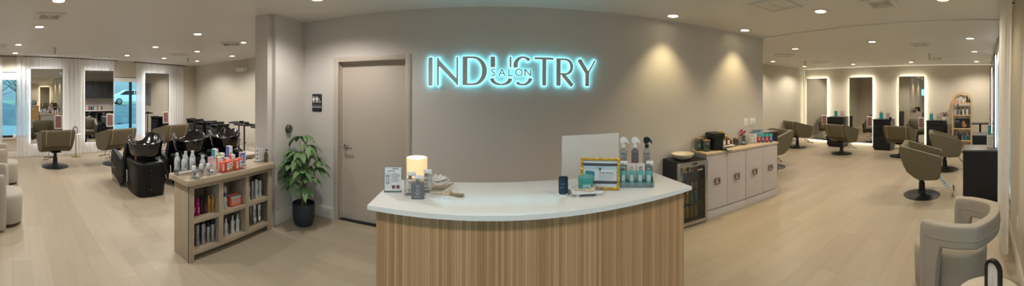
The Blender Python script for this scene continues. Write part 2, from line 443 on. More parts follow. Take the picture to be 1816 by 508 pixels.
def tree(loc, h, seed, label):
    random.seed(seed); t = thing('bare_tree', label, 'tree', loc, group='bare trees outside the left windows')
    tr = MB(); tr.tube([(0, 0, 0), (0.05, 0.03, h * 0.3), (0.0, 0.1, h * 0.62), (0.08, 0.05, h)], [0.2, 0.15, 0.09, 0.02], 8); tr.build('trunk', BARK, t)
    br = MB()
    for k in range(46):
        z = h * random.uniform(0.18, 0.92); a = random.uniform(0, 2 * pi); L = (h - z) * random.uniform(0.35, 0.7) + 0.4
        p = Vector((0, 0.05, z)); pts = [p]
        for j in range(3):
            p = p + Vector((cos(a) * L / 3, sin(a) * L / 3, L / 3 * random.uniform(0.3, 0.9))); a += random.uniform(-0.5, 0.5); pts.append(p.copy())
        br.tube(pts, [0.05, 0.035, 0.022, 0.008], 5)
    br.build('branches', BARK, t)
for k, (x, y) in enumerate(((-30, -6), (-32, -2.5), (-29, 0.5), (-33, 3), (-34, 17), (-38, 20.5))):
    tree((x, y, -0.2), 5 + (k * 37 % 5) * 0.5, k + 11, 'bare grey winter tree standing beyond the snow bank')
# parked white car
CARW = mat('white_car_paint', (232, 236, 238), 0.25, coat=0.5, var=0.01)
car = thing('parked_car', 'white parked car seen through the window between the curtains', 'car', (-31.2, 12.6, 0.55), radians(80))
b = MB(); b.prism([(-2.2, 0.32), (-2.25, 0.75), (-2.1, 0.95), (-1.5, 1.05), (-0.75, 1.55), (1.2, 1.6), (2.0, 1.1), (2.25, 0.95), (2.25, 0.4), (1.9, 0.3)], 'xz', -0.88, 0.88, bev=0.08, seg=3); b.build('body', CARW, car)
b = MB(); b.prism([(-1.35, 1.06), (-0.68, 1.48), (0.2, 1.5), (0.2, 1.06)], 'xz', -0.89, 0.89); b.prism([(0.28, 1.06), (0.28, 1.5), (1.12, 1.52), (1.7, 1.1)], 'xz', -0.89, 0.89); b.build('side_window', BLACKG, car)
for x in (-1.4, 1.4):
    for y in (-0.82, 0.82):
        b = MB(); b.lathe([(0.0, -0.1), (0.3, -0.1), (0.35, -0.06), (0.35, 0.06), (0.3, 0.1), (0, 0.1)], (x, y, 0.35), 20, rx=pi / 2); wh = b.build('wheel', BLACKP, car)
        b = MB(); b.lathe([(0, -0.115), (0.2, -0.115), (0.22, -0.1), (0.22, 0.1), (0.2, 0.115), (0, 0.115)], (x, y, 0.35), 16, rx=pi / 2); b.build('hubcap', STEEL, wh)
for y in (-0.6, 0.6):
    b = MB(); b.box((-2.2, y, 0.82), (0.12, 0.36, 0.14), bev=0.03); b.build('headlight', CHROME, car)

# ------------------------------------------------------------------ ceiling fittings
def downlight(x, y, label, energy, col, cone=150, blend=0.6, warm=False):
    z = H if x < 3.95 else H - 0.014
    t = thing('downlight', label, 'ceiling light', (x, y, z), group='round recessed ceiling downlights')
    b = MB(); b.lathe([(0.062, -0.001), (0.088, -0.001), (0.09, -0.006), (0.084, -0.010), (0.066, -0.012), (0.062, -0.006)], seg=32, loop=True); 
    b.build('trim_ring', OFFW, t)
    b = MB(); b.lathe([(0, -0.005), (0.064, -0.005), (0.064, -0.002), (0, -0.002)], seg=32); b.build('lens', LENSW if warm else LENS, t)
    li = bpy.data.lights.new('downlight_lamp', 'SPOT'); li.energy = energy; li.color = col; li.spot_size = radians(cone); li.spot_blend = blend; li.shadow_soft_size = 0.06
    o = bpy.data.objects.new('downlight_lamp', li); COL.objects.link(o); o.parent = t; o.location = (0, 0, -0.03)
LENSW = glow('warm_downlight_lens', (255, 236, 196), 9.0)
NEU, WRM = (1.0, 0.955, 0.91), (1.0, 0.905, 0.76)
EL, ER = 54, 54
for x, y, lb in (
    (-3.22, 0.49, 'bright downlight nearest the viewer in the left ceiling, cut by the upper edge'),
    (-4.50, 0.40, 'downlight beside the square vent with silver louvres at upper left'),
    (-6.13, 0.13, 'downlight beside the vent cut by the left edge'),
    (-7.37, 0.08, 'downlight close to the curtain rail at the far left'),
    (-7.25, 2.83, 'downlight close to the curtain rail above the second left window'),
    (-5.73, 2.87, 'downlight above the middle left styling chair, between rail and shampoo basins'),
    (-7.37, 3.95, 'downlight close to the rail above the mirror nearest the left room corner'),
    (-4.16, 2.85, 'largest of three downlights in line above the shampoo basins'),
    (-5.82, 3.98, 'middle of three downlights in line above the shampoo basins'),
    (-7.46, 5.09, 'smallest downlight, deep in the left room corner beside the sprinkler'),
    (-4.28, 3.97, 'downlight touching the flat vent near the return wall'),
    (-5.94, 5.13, 'downlight above the wall emergency light'),
    (-1.72, 0.45, 'added downlight in the reception ceiling out of frame, left of the desk'),
    (-0.22, 0.45, 'added downlight in the reception ceiling out of frame, nearest the viewer'),
    (1.35, 0.45, 'added downlight in the reception ceiling out of frame, right of the desk'),  # the out-of-frame reception lamps are added to brighten the desk front
    (-1.75, 2.65, 'downlight over the restroom door, cut by the upper edge')):
    downlight(x, y, lb, EL if abs(y - 0.45) > 0.01 else 33, NEU)
for x, y, lb in ((2.04, 3.20, 'wall-washing downlight over the bowl and drinks fridge'),
                 (3.30, 3.20, 'wall-washing downlight over the end of the coffee cabinets')):
    downlight(x, y, lb, 42, (1.0, 0.80, 0.44), cone=88, blend=0.9, warm=True)
for x, y, lb in (
    (3.09, 1.79, 'large downlight between the two ceiling vents near the desk'),
    (5.15, 3.58, 'downlight nearest the corner of the sign wall in the right room'),
    (6.64, 5.36, 'downlight just above the end wall beside the sign wall corner'),
    (8.30, 5.40, 'downlight above the first backlit mirror, behind the sprinkler'),
    (5.10, 1.91, 'downlight in the middle of the right room ceiling'),
    (8.41, 3.75, 'downlight above the middle backlit mirror'),
    (8.38, 1.98, 'downlight above the backlit mirror nearest the arched shelf'),
    (5.13, 0.21, 'largest of three downlights in line along the front curtains'),
    (6.62, 0.18, 'middle of three downlights in line along the front curtains'),
    (8.47, 0.17, 'smallest of three downlights in line along the front curtains'),
    (3.09, 0.40, 'downlight at the right above the armchair, cut by the upper edge')):
    downlight(x, y, lb, ER if x > 3.5 else 36, WRM if x > 4 else (1.0, 0.84, 0.62), warm=True)

def vent(x, y, size, label, rz=0.0, style='square'):
    z = H if x < 3.95 else H - 0.014
    t = thing('ceiling_vent', label, 'ceiling vent', (x, y, z), rz, group='ceiling air vents')
    s = size / 2; b = MB()
    for a in range(4):
        M = Matrix.Rotation(a * pi / 2, 4, 'Z')
        q = MB(); q.prism([(-s, -s), (s, -s), (s - 0.05, -s + 0.05), (-s + 0.05, -s + 0.05)], 'xy', -0.014, 0.0); q.xf(M)
        me = bpy.data.meshes.new('tmp'); q.bm.to_mesh(me); q.bm.free(); b.bm.from_mesh(me); bpy.data.meshes.remove(me)
    b.build('frame', OFFW, t)
    b = MB(); b.b(-s + 0.05, s - 0.05, -s + 0.05, s - 0.05, -0.003, -0.001); b.build('duct_backing', BLACKP if style != 'flat' else OFFW, t)
    if style == 'square':
        b = MB(); n = 5; i0 = s - 0.055
        for k in range(n):
            r0 = i0 * (1 - k / n); r1 = r0 - 0.013
            for a in range(4):
                q = MB(); q.prism([(-r0, -r0), (r0, -r0), (r1, -r1), (-r1, -r1)], 'xy', -0.012, -0.007); q.xf(Matrix.Rotation(a * pi / 2, 4, 'Z'))
                me = bpy.data.meshes.new('tmp'); q.bm.to_mesh(me); q.bm.free(); b.bm.from_mesh(me); bpy.data.meshes.remove(me)
        b.build('louvre', OFFW, t)
    elif style == 'slats':
        b = MB(); n = 9
        for k in range(n):
            y0 = -s + 0.06 + k * (2 * s - 0.12) / (n - 1)
            b.box((0, y0, -0.008), (2 * s - 0.1, 0.018, 0.003), rx=0.6)
        b.build('slats', OFFW, t)
    else:
        b = MB(); b.b(-s + 0.07, s - 0.07, -0.006, 0.006, -0.009, -0.004); b.b(-s + 0.05, -s + 0.08, -s + 0.05, s - 0.05, -0.008, -0.003); b.b(s - 0.08, s - 0.05, -s + 0.05, s - 0.05, -0.008, -0.003); b.build('cross_bar', OFFW, t)
vent(-3.90, 0.48, 0.36, 'square louvred vent nearest the viewer in the left ceiling')
vent(-6.28, -0.26, 0.36, 'louvred vent cut by the left picture edge')
vent(-8.0, 2.36, 0.50, 'flat vent against the curtain rail above the second left mirror', style='flat')
vent(-6.55, 3.94, 0.42, 'small louvred vent deep in the left ceiling before the room corner', pi / 4)
vent(-4.58, 3.93, 0.42, 'louvred vent beside a downlight near the return wall', pi / 4)
vent(2.63, 2.08, 0.42, 'return grille with one cross bar near the sign wall', style='flat')
vent(3.10, 1.06, 0.34, 'square louvred vent cut by the upper edge before the right room')
vent(5.82, 4.37, 0.42, 'flush vent nearest the end wall of the right room', pi / 4, 'flat')
vent(7.55, 4.33, 0.45, 'flat vent in front of the first backlit mirror', pi / 4, 'flat')
vent(5.67, 1.16, 0.34, 'louvred vent in the middle of the right ceiling, before a sprinkler')
vent(7.78, 1.18, 0.36, 'far louvred vent behind the sprinkler on the right')

def sprinkler(x, y, label):
    z = H if x < 3.95 else H - 0.014
    t = thing('ceiling_sprinkler', label, 'sprinkler', (x, y, z), group='hanging fire sprinklers')
    b = MB(); b.lathe([(0, 0), (0.045, 0), (0.04, -0.012), (0.013, -0.016), (0.013, -0.07), (0.02, -0.075), (0.02, -0.095), (0.0, -0.095)], seg=16); b.build('pipe', STEEL, t)
    b = MB(); b.tube([(-0.016, 0, -0.09), (-0.022, 0, -0.115), (-0.006, 0, -0.135)], 0.004, 6); b.tube([(0.016, 0, -0.09), (0.022, 0, -0.115), (0.006, 0, -0.135)], 0.004, 6)
    b.lathe([(0, -0.134), (0.03, -0.134), (0.03, -0.138), (0, -0.138)], seg=14); b.build('deflector', STEEL, t)
sprinkler(-6.51, 0.91, 'sprinkler hanging above the first left styling chair')
sprinkler(-7.03, 4.50, 'sprinkler hanging in the left room corner')
sprinkler(6.95, 1.21, 'sprinkler hanging before the far right vent')
sprinkler(7.15, 4.63, 'sprinkler hanging before the first backlit mirror')

# emergency light on the end wall of the left room
t = thing('emergency_light', 'small white twin-head emergency light high on the left end wall', 'emergency light', (-6.56, 6.05, 2.33))
b = MB(); b.box((0, -0.04, 0), (0.26, 0.08, 0.12), bev=0.015); b.build('housing', WHITE, t)
for sx in (-1, 1):
    b = MB(); b.box((sx * 0.19, -0.05, 0.01), (0.12, 0.09, 0.13), bev=0.02, rz=sx * 0.3); hd = b.build('lamp_head', WHITE, t)
    b = MB(); b.box((sx * 0.2, -0.098, 0.01), (0.08, 0.006, 0.09), bev=0.002, rz=sx * 0.3); b.build('lens', mat('lamp_glass', (200, 205, 200), 0.15), hd)
# ------------------------------------------------------------------ curtains, rails and mirrors
def curtain(name, label, loc, rz, s0, s1, z0, z1, d, seed, amp=0.03, wl=0.11, group=None, taper=0.0):
    """Gathered sheer cloth along local x, room on local -y."""
    random.seed(seed)
    ph = [random.uniform(0, 6.28) for _ in range(6)]; n = int((s1 - s0) / wl * 9) + 6
    def P(u, v):
        s = s0 + (s1 - s0) * u; k = 2 * pi * s / wl
        a = amp * (0.55 + 0.45 * sin(s * 3.1 + ph[0])) * (0.75 + 0.35 * (1 - v))
        y = a * sin(k + 1.1 * sin(s * 2.3 + ph[1])) + 0.3 * a * sin(2.3 * k + ph[2])
        x = s + 0.25 * a * sin(k * 0.7 + ph[3]) + taper * (1 - v) ** 0.7 * u
        return (x, -(d(u) if callable(d) else d) + y, z0 + (z1 - z0) * v)
    b = MB(); b.grid(P, n, 10)
    o = b.build(name, SHEER, ang=180); o.location = loc; o.rotation_euler = (0, 0, rz)
    return tag(o, label, 'curtain', group)
G = 'sheer white curtains'
curtain('sheer_curtain', 'long white sheer curtain behind the first two left mirrors', LWL, LWR, 0.1, 2.9, 0.012, 2.565, 0.09, 1, group=G)
curtain('sheer_curtain', 'white sheer curtain behind the mirror nearest the left room corner', LWL, LWR, 3.62, 5.5, 0.012, 2.555, 0.09, 2, group=G)
curtain('sheer_curtain', 'narrow sheer curtain strip at the left edge of the snowy window', LWL, LWR, -0.5, -0.26, 0.012, 2.56, 0.09, 5, group=G)
FL = (0, FW, 0)
curtain('sheer_curtain', 'sheer curtain hanging to the floor beside the right armchair', FL, pi, -3.95, -2.38, 0.05, 2.56, lambda u: 0.085 + 0.075 * sin(pi * min(1, (1 - u) * 1.5)), 3, amp=0.05, wl=0.17, group=G, taper=-0.62)
curtain('sheer_curtain', 'sheer curtain along the right front windows behind the mirrors', FL, pi, -8.9, -4.25, 0.02, 2.55, 0.07, 4, amp=0.02, group=G)
def rail(label, loc, rz, s0, s1, z, d):
    t = thing('curtain_rail', label, 'curtain rail', loc, rz, 'curtain rails')
    b = MB(); b.tube([(s0, -d, z), (s1, -d, z)], 0.009, 8); b.build('rod', BRONZE, t)
    for s in (s0, (s0 + s1) / 2, s1):
        b = MB(); b.tube([(s, 0, z + 0.005), (s, -d, z)], 0.007, 6); b.ball((s, -d, z), 0.016, u=8, v=6); b.build('bracket', BRONZE, t)
rail('dark rail carrying the long left sheer curtain', LWL, LWR, 0.3, 2.95, 2.575, 0.09)
rail('dark rail carrying the sheer curtain near the left room corner', LWL, LWR, 3.6, 5.55, 2.565, 0.09)
rail('dark rail of the far left window, cut by the picture edge', LWL, LWR, -0.6, 0.1, 2.575, 0.09)
rail('dark rail carrying the curtain beside the right armchair', FL, pi, -3.98, -2.36, 2.57, 0.085)
rail('dark rail carrying the curtain behind the right front mirrors', FL, pi, -8.95, -4.2, 2.56, 0.07)

def mirror(label, loc, rz, w, z0, z1, d, plate=False, glowm=None):
    """Tall mirror centred on local x=0, back towards +y at distance d from the wall."""
    t = thing('wall_mirror', label, 'mirror', (*loc[:2], 0), rz, 'tall backlit mirrors')
    gm = glowm or BACKLED
    b = MB(); b.b(-w / 2 + 0.012, w / 2 - 0.012, -d - 0.012, -d - 0.002, z0 + 0.012, z1 - 0.012); b.build('mirror_glass', MIRROR, t)
    b = MB()
    b.b(-w / 2, -w / 2 + 0.012, -d - 0.016, -d + 0.002, z0, z1); b.b(w / 2 - 0.012, w / 2, -d - 0.016, -d + 0.002, z0, z1)
    b.b(-w / 2, w / 2, -d - 0.016, -d + 0.002, z0, z0 + 0.012); b.b(-w / 2, w / 2, -d - 0.016, -d + 0.002, z1 - 0.012, z1)
    b.build('frame', BLACKP, t)
    b = MB(); e = 0.028
    for x in (-w / 2 + e, w / 2 - e): b.b(x - 0.012, x + 0.012, -d + 0.003, -d + 0.018, z0 + e, z1 - e)
    for z in (z0 + e, z1 - e): b.b(-w / 2 + e, w / 2 - e, -d + 0.003, -d + 0.018, z - 0.012, z + 0.012)
    b.build('backlight', gm, t)
    b = MB(); b.b(-w / 2 + 0.12, w / 2 - 0.12, -d + 0.002, -d + 0.03, z0 + 0.12, z1 - 0.12); b.build('mount', BLACKP, t)
    b = MB(); b.lathe([(0, -0.002), (0.012, -0.002), (0.012, 0.003), (0, 0.003)], (-w / 2 + 0.07, -d - 0.014, 1.24), 12, rx=pi / 2); b.build('touch_switch', WHITE, t)
    return t
def mirror_print(label, loc, rz, x, d, z, w=0.2, h=0.3):
    t = thing('framed_print', label, 'notice', (*loc[:2], 0), rz, 'notices standing against the mirrors')
    b = MB(); b.box((x, -d - 0.02, z), (w, 0.012, h), bev=0.002); b.build('holder', ACRYLW, t)
    b = MB(); b.b(x - w / 2 + 0.02, x + w / 2 - 0.02, -d - 0.0285, -d - 0.0265, z - h / 2 + 0.03, z + h / 2 - 0.03); b.build('print', PINKP, t)
ACRYLW = mat('white_acrylic', (216, 206, 200), 0.3)
PINKP = mat('dusty_pink_print', (128, 92, 84), 0.6, var=0.45, scale=14)
LED2 = glow('cool_mirror_backlight', (250, 250, 250), 9.0)
LED3 = glow('soft_mirror_backlight', (250, 250, 250), 3.5)
for k, (Yc, zb, lb, pl) in enumerate(((0.88, 0.36, 'tall mirror over the first left styling chair, nearest the far left window', 'pink notice at the lower corner of the first left mirror'),
                               (2.35, 0.32, 'tall mirror between the first left curtain and the second window', 'pink notice at the lower corner of the second left mirror'),
                               (4.28, 0.32, 'tall mirror over the left styling chair nearest the room corner', 'pink notice at the lower corner of the corner mirror'))):
    p = lwp(Yc)
    q = LWR - radians(8); mirror(lb, p, q, 0.82, zb, 2.26, 0.20, glowm=LED2); mirror_print(pl, p, q, 0.30, 0.20, 0.90, 0.2, 0.36)
for Yc, lb, pl in ((5.46, 'tall halo-lit mirror nearest the end wall of the right room', 'pink notice on the halo-lit mirror nearest the end wall'),
               (3.82, 'middle halo-lit mirror of the three on the right wall', 'pink notice on the middle halo-lit mirror'),
               (2.15, 'tall halo-lit mirror nearest the arched product shelf', 'pink notice on the halo-lit mirror nearest the arched shelf')):
    mirror(lb, (9.25, Yc), -pi / 2, 0.80, 0.13, 2.24, 0.07); mirror_print(pl, (9.25, Yc), -pi / 2, 0.31, 0.07, 0.82, 0.19, 0.34)
for Xc, lb in ((4.95, 'edge-on mirror over the near black cabinet by the front curtains'), (6.85, 'edge-on mirror over the far black cabinet by the front curtains')):
    mirror(lb, (Xc, FW), pi, 0.8, 0.84, 2.24, 0.15, glowm=LED3)

# ------------------------------------------------------------------ styling chairs
OLIVE = mat('olive_taupe_leather', (100, 92, 71), 0.5, var=0.07, scale=5, bump=0.08, bscale=160, spec=0.4)
OLIVD = mat('olive_leather_seat', (104, 96, 75), 0.5, var=0.07, scale=5)
PIPE = mat('cream_piping', (186, 168, 134), 0.5)
IRON = mat('dark_iron', (40, 42, 44), 0.42, 0.4, var=0.1)
def smooth_poly(pts, n=3):
    """Chaikin corner cutting of a closed polygon."""
    for _ in range(n):
        q = []
        for i in range(len(pts)):
            a, c = pts[i], pts[(i + 1) % len(pts)]
            q.append((a[0] * .75 + c[0] * .25, a[1] * .75 + c[1] * .25)); q.append((a[0] * .25 + c[0] * .75, a[1] * .25 + c[1] * .75))
        pts = q
    return pts
def make_chair(label):
    t = thing('styling_chair', label, 'chair', group='olive salon styling chairs')
    side = [(-0.325, 0.80), (-0.315, 0.845), (-0.28, 0.845), (0.27, 0.70), (0.318, 0.685), (0.332, 0.655), (0.325, 0.55), (0.312, 0.41), (0.298, 0.355), (0.255, 0.332), (0.16, 0.325), (0.02, 0.325), (-0.07, 0.345), (-0.17, 0.42), (-0.25, 0.54), (-0.30, 0.68)]
    side = smooth_poly(side, 2)
    for s in (-1, 1):
        b = MB(); b.prism(side, 'xz', s * 0.30, s * 0.375, bev=0.022, seg=3)
        for v in b.bm.verts:                                   # panels lean in towards the bottom
            v.co.y -= s * 0.10 * max(0, (0.80 - v.co.z)) ** 1.2
        b.build('side_panel', OLIVE, t, ang=50)
    bk = [(-0.335, 0.80), (-0.325, 0.84), (-0.29, 0.845), (-0.255, 0.82), (-0.16, 0.50), (-0.18, 0.46), (-0.215, 0.455), (-0.245, 0.49), (-0.30, 0.66)]
    b = MB(); b.prism(smooth_poly(bk, 1), 'xz', -0.30, 0.30, bev=0.012); bo = b.build('backrest', OLIVE, t, ang=50)
    for s in (-1, 1):
        b = MB(); b.tube([(-0.258, s * 0.262, 0.50), (-0.316, s * 0.268, 0.68), (-0.342, s * 0.27, 0.80), (-0.325, s * 0.272, 0.848), (-0.28, s * 0.272, 0.845), (-0.25, s * 0.272, 0.80)], 0.006, 6); b.build('piping', PIPE, bo)
    tub = [(-0.235, 0.455), (-0.17, 0.40), (-0.06, 0.345), (0.04, 0.33), (0.27, 0.375), (0.30, 0.41), (0.05, 0.43), (-0.18, 0.46)]
    b = MB(); b.prism(tub, 'xz', -0.29, 0.29, bev=0.012); b.build('seat_shell', OLIVE, t, ang=50)
    b = MB(); b.box((0.06, 0, 0.455), (0.50, 0.585, 0.10), bev=0.03, seg=3, ry=-0.03); b.build('seat', OLIVD, t, ang=60)
    b = MB(); b.lathe([(0, 0), (0.30, 0), (0.30, 0.008), (0.275, 0.018), (0.12, 0.032), (0.07, 0.05), (0.06, 0.08), (0.0, 0.08)], seg=40); b.build('base', IRON, t)
    b = MB(); b.lathe([(0.052, 0.06), (0.052, 0.20), (0.04, 0.205), (0.036, 0.29), (0.05, 0.295), (0.05, 0.33), (0, 0.33)], seg=20); b.box((0.0, 0, 0.335), (0.28, 0.22, 0.012)); b.build('hydraulic_column', IRON, t)
    b = MB()
    for s in (-1, 1): b.tube([(0.20, s * 0.06, 0.36), (0.27, s * 0.06, 0.35), (0.36, s * 0.065, 0.20), (0.44, s * 0.07, 0.12), (0.52, s * 0.07, 0.105)], 0.011, 8)
    b.tube([(0.52, -0.15, 0.108), (0.52, 0.15, 0.108)], 0.016, 10); b.build('footrest', CHROME, t)
    b = MB(); b.tube([(-0.03, 0, 0.20), (-0.06, 0.12, 0.21), (-0.05, 0.20, 0.17), (-0.02, 0.245, 0.165)], 0.008, 8); b.ball((-0.01, 0.26, 0.165), (0.03, 0.014, 0.012), u=10, v=6); b.build('pump_lever', IRON, t)
    return t
ch0 = make_chair('olive styling chair seen from behind before the first left mirror, whole pedestal visible')
ch0.location = (-6.82, 0.96, 0); ch0.rotation_euler = (0, 0, pi + 0.1)
for (x, y), rz, lb in (
    ((-6.78, 2.36), pi + 0.22, 'olive styling chair behind the first shampoo station, before the second left mirror'),
    ((-7.12, 4.02), pi + 0.18, 'olive styling chair half hidden behind the middle shampoo basin'),
    ((8.12, 5.55), -0.42, 'olive styling chair facing the halo-lit mirror nearest the end wall'),
    ((7.86, 3.86), -0.22, 'olive styling chair facing the middle halo-lit mirror'),
    ((8.08, 2.20), -0.10, 'olive styling chair facing the mirror nearest the arched shelf'),
    ((6.80, 0.84), -1.36, 'olive styling chair before the far black cabinet by the front curtains'),
    ((4.97, 0.99), -1.45, 'largest olive styling chair in front, side-on with chrome footrest'),
    ((5.50, 4.45), pi - 0.1, 'olive styling chair half hidden behind the corner of the sign wall')):
    another(ch0, (x, y, 0), rz, lb)

# ------------------------------------------------------------------ shampoo stations
GELG = mat('grey_neck_gel', (150, 150, 146), 0.35)
def make_shampoo(label):
    """Local +x is where the client's feet point; basin at -x."""
    t = thing('shampoo_station', label, 'shampoo chair', group='black backwash shampoo stations')
    # plinth block under the basin, rounded in plan and swelling towards the top
    rings = []
    for z, sx, sy, ox in ((0.0, 0.29, 0.235, 0.0), (0.03, 0.30, 0.245, 0.0), (0.25, 0.315, 0.255, 0.0), (0.46, 0.325, 0.262, -0.005), (0.52, 0.325, 0.262, -0.005), (0.545, 0.305, 0.24, -0.005)):
        r = []
        for k in range(40):
            a = 2 * pi * k / 40; c_, s_ = cos(a), sin(a); e = 0.42
            r.append((-0.42 + ox + sx * math.copysign(abs(c_) ** e, c_), sy * math.copysign(abs(s_) ** e, s_), z))
        rings.append(r)
    b = MB(); b.loft(rings); b.build('plinth', BLACKS, t, ang=50)
    b = MB(); b.box((-0.738, 0, 0.27), (0.012, 0.22, 0.34), bev=0.004); h = b.build('access_panel', BLACKS, t)
    for z in (0.12, 0.42):
        b = MB(); b.ball((-0.745, 0.03, z), 0.008, u=8, v=6); b.build('screw', CHROME, h)
    # basin shell with the wavy rim, neck dip at +x
    def rim(a):
        K_ = ((0, .795), (14, .81), (38, .925), (60, .905), (95, .835), (125, .815), (160, .84), (185, .845), (225, .885), (275, .935), (322, .945), (346, .81), (360, .795))
        d = math.degrees(a) % 360
        for (a0, h0), (a1, h1) in zip(K_, K_[1:]):
            if a0 <= d <= a1:
                s = (d - a0) / (a1 - a0); s = s * s * (3 - 2 * s); return h0 + (h1 - h0) * s
    def ring(s, zf, n=48, ox=0.0):
        r = []
        for k in range(n):
            a = 2 * pi * k / n; R = 0.35 if cos(a) < 0 else 0.31
            r.append((-0.40 + ox + R * s * cos(a), 0.275 * s * sin(a), zf(a)))
        return r
    lo = 0.60
    prof = [ring(0.45, lambda a: 0.585, ox=-0.02), ring(0.80, lambda a: 0.595), ring(0.93, lambda a: 0.645 + 0.1 * (rim(a) - 0.86)), ring(0.97, lambda a: 0.74 + 0.5 * (rim(a) - 0.86)), ring(1.03, lambda a: rim(a) - 0.03), ring(1.03, lambda a: rim(a) - 0.008), ring(0.99, lambda a: rim(a)),
            ring(0.94, lambda a: rim(a) - 0.012), ring(0.84, lambda a: 0.76 + 0.3 * (rim(a) - 0.86)), ring(0.55, lambda a: 0.69), ring(0.1, lambda a: 0.68)]
    b = MB(); b.loft(prof); b.build('basin', BLACKG, t, ang=70)
    b = MB(); b.tube([(-0.085 + 0.0, y, 0.735 + 2.2 * y * y) for y in [k * 0.03 - 0.15 for k in range(11)]], 0.035, 10); b.build('neck_cushion', GELG, t)
    b = MB(); b.tube([(-0.18, 0.165, 0.70), (-0.19, 0.155, 0.78), (-0.22, 0.13, 0.80)], 0.010, 8); b.ball((-0.16, 0.19, 0.80), (0.024, 0.024, 0.024), u=12, v=8); b.build('tap', CHROME, t)
    b = MB(); b.box((-0.40, 0, 0.56), (0.26, 0.26, 0.09), bev=0.02); b.build('basin_mount', BLACKP, t)
    b = MB(); b.tube([(-0.50, 0.2, 0.52), (-0.50, 0.2, 0.60), (-0.51, 0.2, 0.66)], [0.013, 0.016, 0.02], 8); b.build('tilt_lever', BRASS, t)
    b = MB(); b.tube([(-0.66, -0.12, 0.62), (-0.76, -0.16, 0.56), (-0.82, -0.20, 0.38), (-0.79, -0.22, 0.24), (-0.72, -0.21, 0.34)], 0.011, 8); b.build('hose', BLACKG, t)
    # seat with its two side panels
    sd = smooth_poly([(-0.16, 0.0), (0.46, 0.0), (0.52, 0.10), (0.55, 0.42), (0.54, 0.53), (0.44, 0.555), (0.10, 0.50), (-0.10, 0.42), (-0.18, 0.30)], 2)
    sd = [(x, z + 0.03) for x, z in sd]
    for s in (-1, 1):
        b = MB(); b.prism(sd, 'xz', s * 0.245, s * 0.315, bev=0.02, seg=3); b.build('side_panel', CHARC, t, ang=50)
        b = MB(); b.prism([(0.44, 0.0), (-0.12, 0.0), (-0.12, 0.02), (0.40, 0.14)], 'xz', s * 0.318, s * 0.324); b.build('kick_plate', STEEL, t)
    b = MB(); b.box((0.20, 0, 0.36), (0.60, 0.48, 0.14), bev=0.05, seg=3); b.build('seat', CHARC, t, ang=60)
    b = MB(); b.prism(smooth_poly([(0.02, 0.40), (0.0, 0.44), (-0.14, 0.74), (-0.10, 0.78), (-0.05, 0.76), (0.12, 0.44)], 2), 'xz', -0.235, 0.235, bev=0.02); b.build('backrest', CHARC, t, ang=60)
    b = MB(); b.tube([(0.16, 0.33, 0.30), (0.24, 0.36, 0.27), (0.36, 0.36, 0.36), (0.50, 0.36, 0.42), (0.53, 0.36, 0.47)], 0.009, 8); b.build('recline_handle', CHROME, t)
    return t
BLACKS = mat('black_satin_shell', (16, 17, 19), 0.38, var=0.1, spec=0.35)
sh0 = make_shampoo('black shampoo station nearest the viewer, its whole base visible')
sh0.location = (-5.06, 2.16, 0); sh0.rotation_euler = (0, 0, pi - 0.04)
another(sh0, (-5.04, 3.0, 0), pi - 0.04, 'middle black shampoo station, partly behind the silver bottles')
another(sh0, (-5.02, 3.80, 0), pi - 0.04, 'farthest black shampoo station, above the orange boxes')

# ------------------------------------------------------------------ black trolleys and tray stands at the end wall
def trolley(loc, rz, label, h=0.80, w=0.40, dr=5):
    t = thing('drawer_trolley', label, 'trolley', loc, rz, 'black plastic salon trolleys')
    b = MB()
    for x in (-w / 2 + 0.02, w / 2 - 0.02):
        for y in (-0.16, 0.16): b.b(x - 0.018, x + 0.018, y - 0.018, y + 0.018, 0.07, h - 0.02)
    b.b(-w / 2 + 0.02, w / 2 - 0.02, 0.15, 0.165, 0.1, h - 0.03); b.b(-w / 2 + 0.005, -w / 2 + 0.012, -0.16, 0.16, 0.1, h - 0.03); b.b(w / 2 - 0.012, w / 2 - 0.005, -0.16, 0.16, 0.1, h - 0.03); b.b(-w / 2, w / 2, -0.18, 0.18, 0.07, 0.10)
    b.build('frame', BLACKP, t)
    b = MB(); b.b(-w / 2 - 0.015, w / 2 + 0.015, -0.195, 0.195, h - 0.03, h, bev=0.01)
    for x in (-w / 2 - 0.005, w / 2 + 0.005): b.b(x - 0.008, x + 0.008, -0.19, 0.19, h, h + 0.025)
    b.build('top_tray', BLACKP, t)
    for k in range(dr):
        z = 0.12 + k * (h - 0.18) / dr; hh = (h - 0.18) / dr - 0.02
        b = MB(); b.b(-w / 2 + 0.03, w / 2 - 0.03, -0.19, 0.14, z, z + hh, bev=0.008); q = b.build('drawer', DRAWP, t)
        b = MB(); b.b(-0.06, 0.06, -0.2, -0.188, z + hh * 0.6, z + hh * 0.8, bev=0.004); b.build('drawer_grip', BLACKP, q)
    for x in (-w / 2 + 0.03, w / 2 - 0.03):
        for y in (-0.15, 0.15):
            b = MB(); b.cyl((x, y - 0.012, 0.035), 0.035, 0.024, 14, rx=-pi / 2); b.build('caster', BLACKP, t)
    return t
DRAWP = mat('smoky_drawer', (40, 41, 44), 0.35, var=0.2)
trolley((-8.36, 5.62, 0), 0.1, 'black drawer trolley nearest the room corner')
trolley((-7.75, 5.55, 0), 0.05, 'second black drawer trolley from the room corner', 0.77)
trolley((-7.20, 5.55, 0), -0.1, 'third black drawer trolley from the room corner', 0.80)
trolley((-6.72, 5.35, 0), -0.15, 'black drawer trolley beside the first tray stand', 0.78)
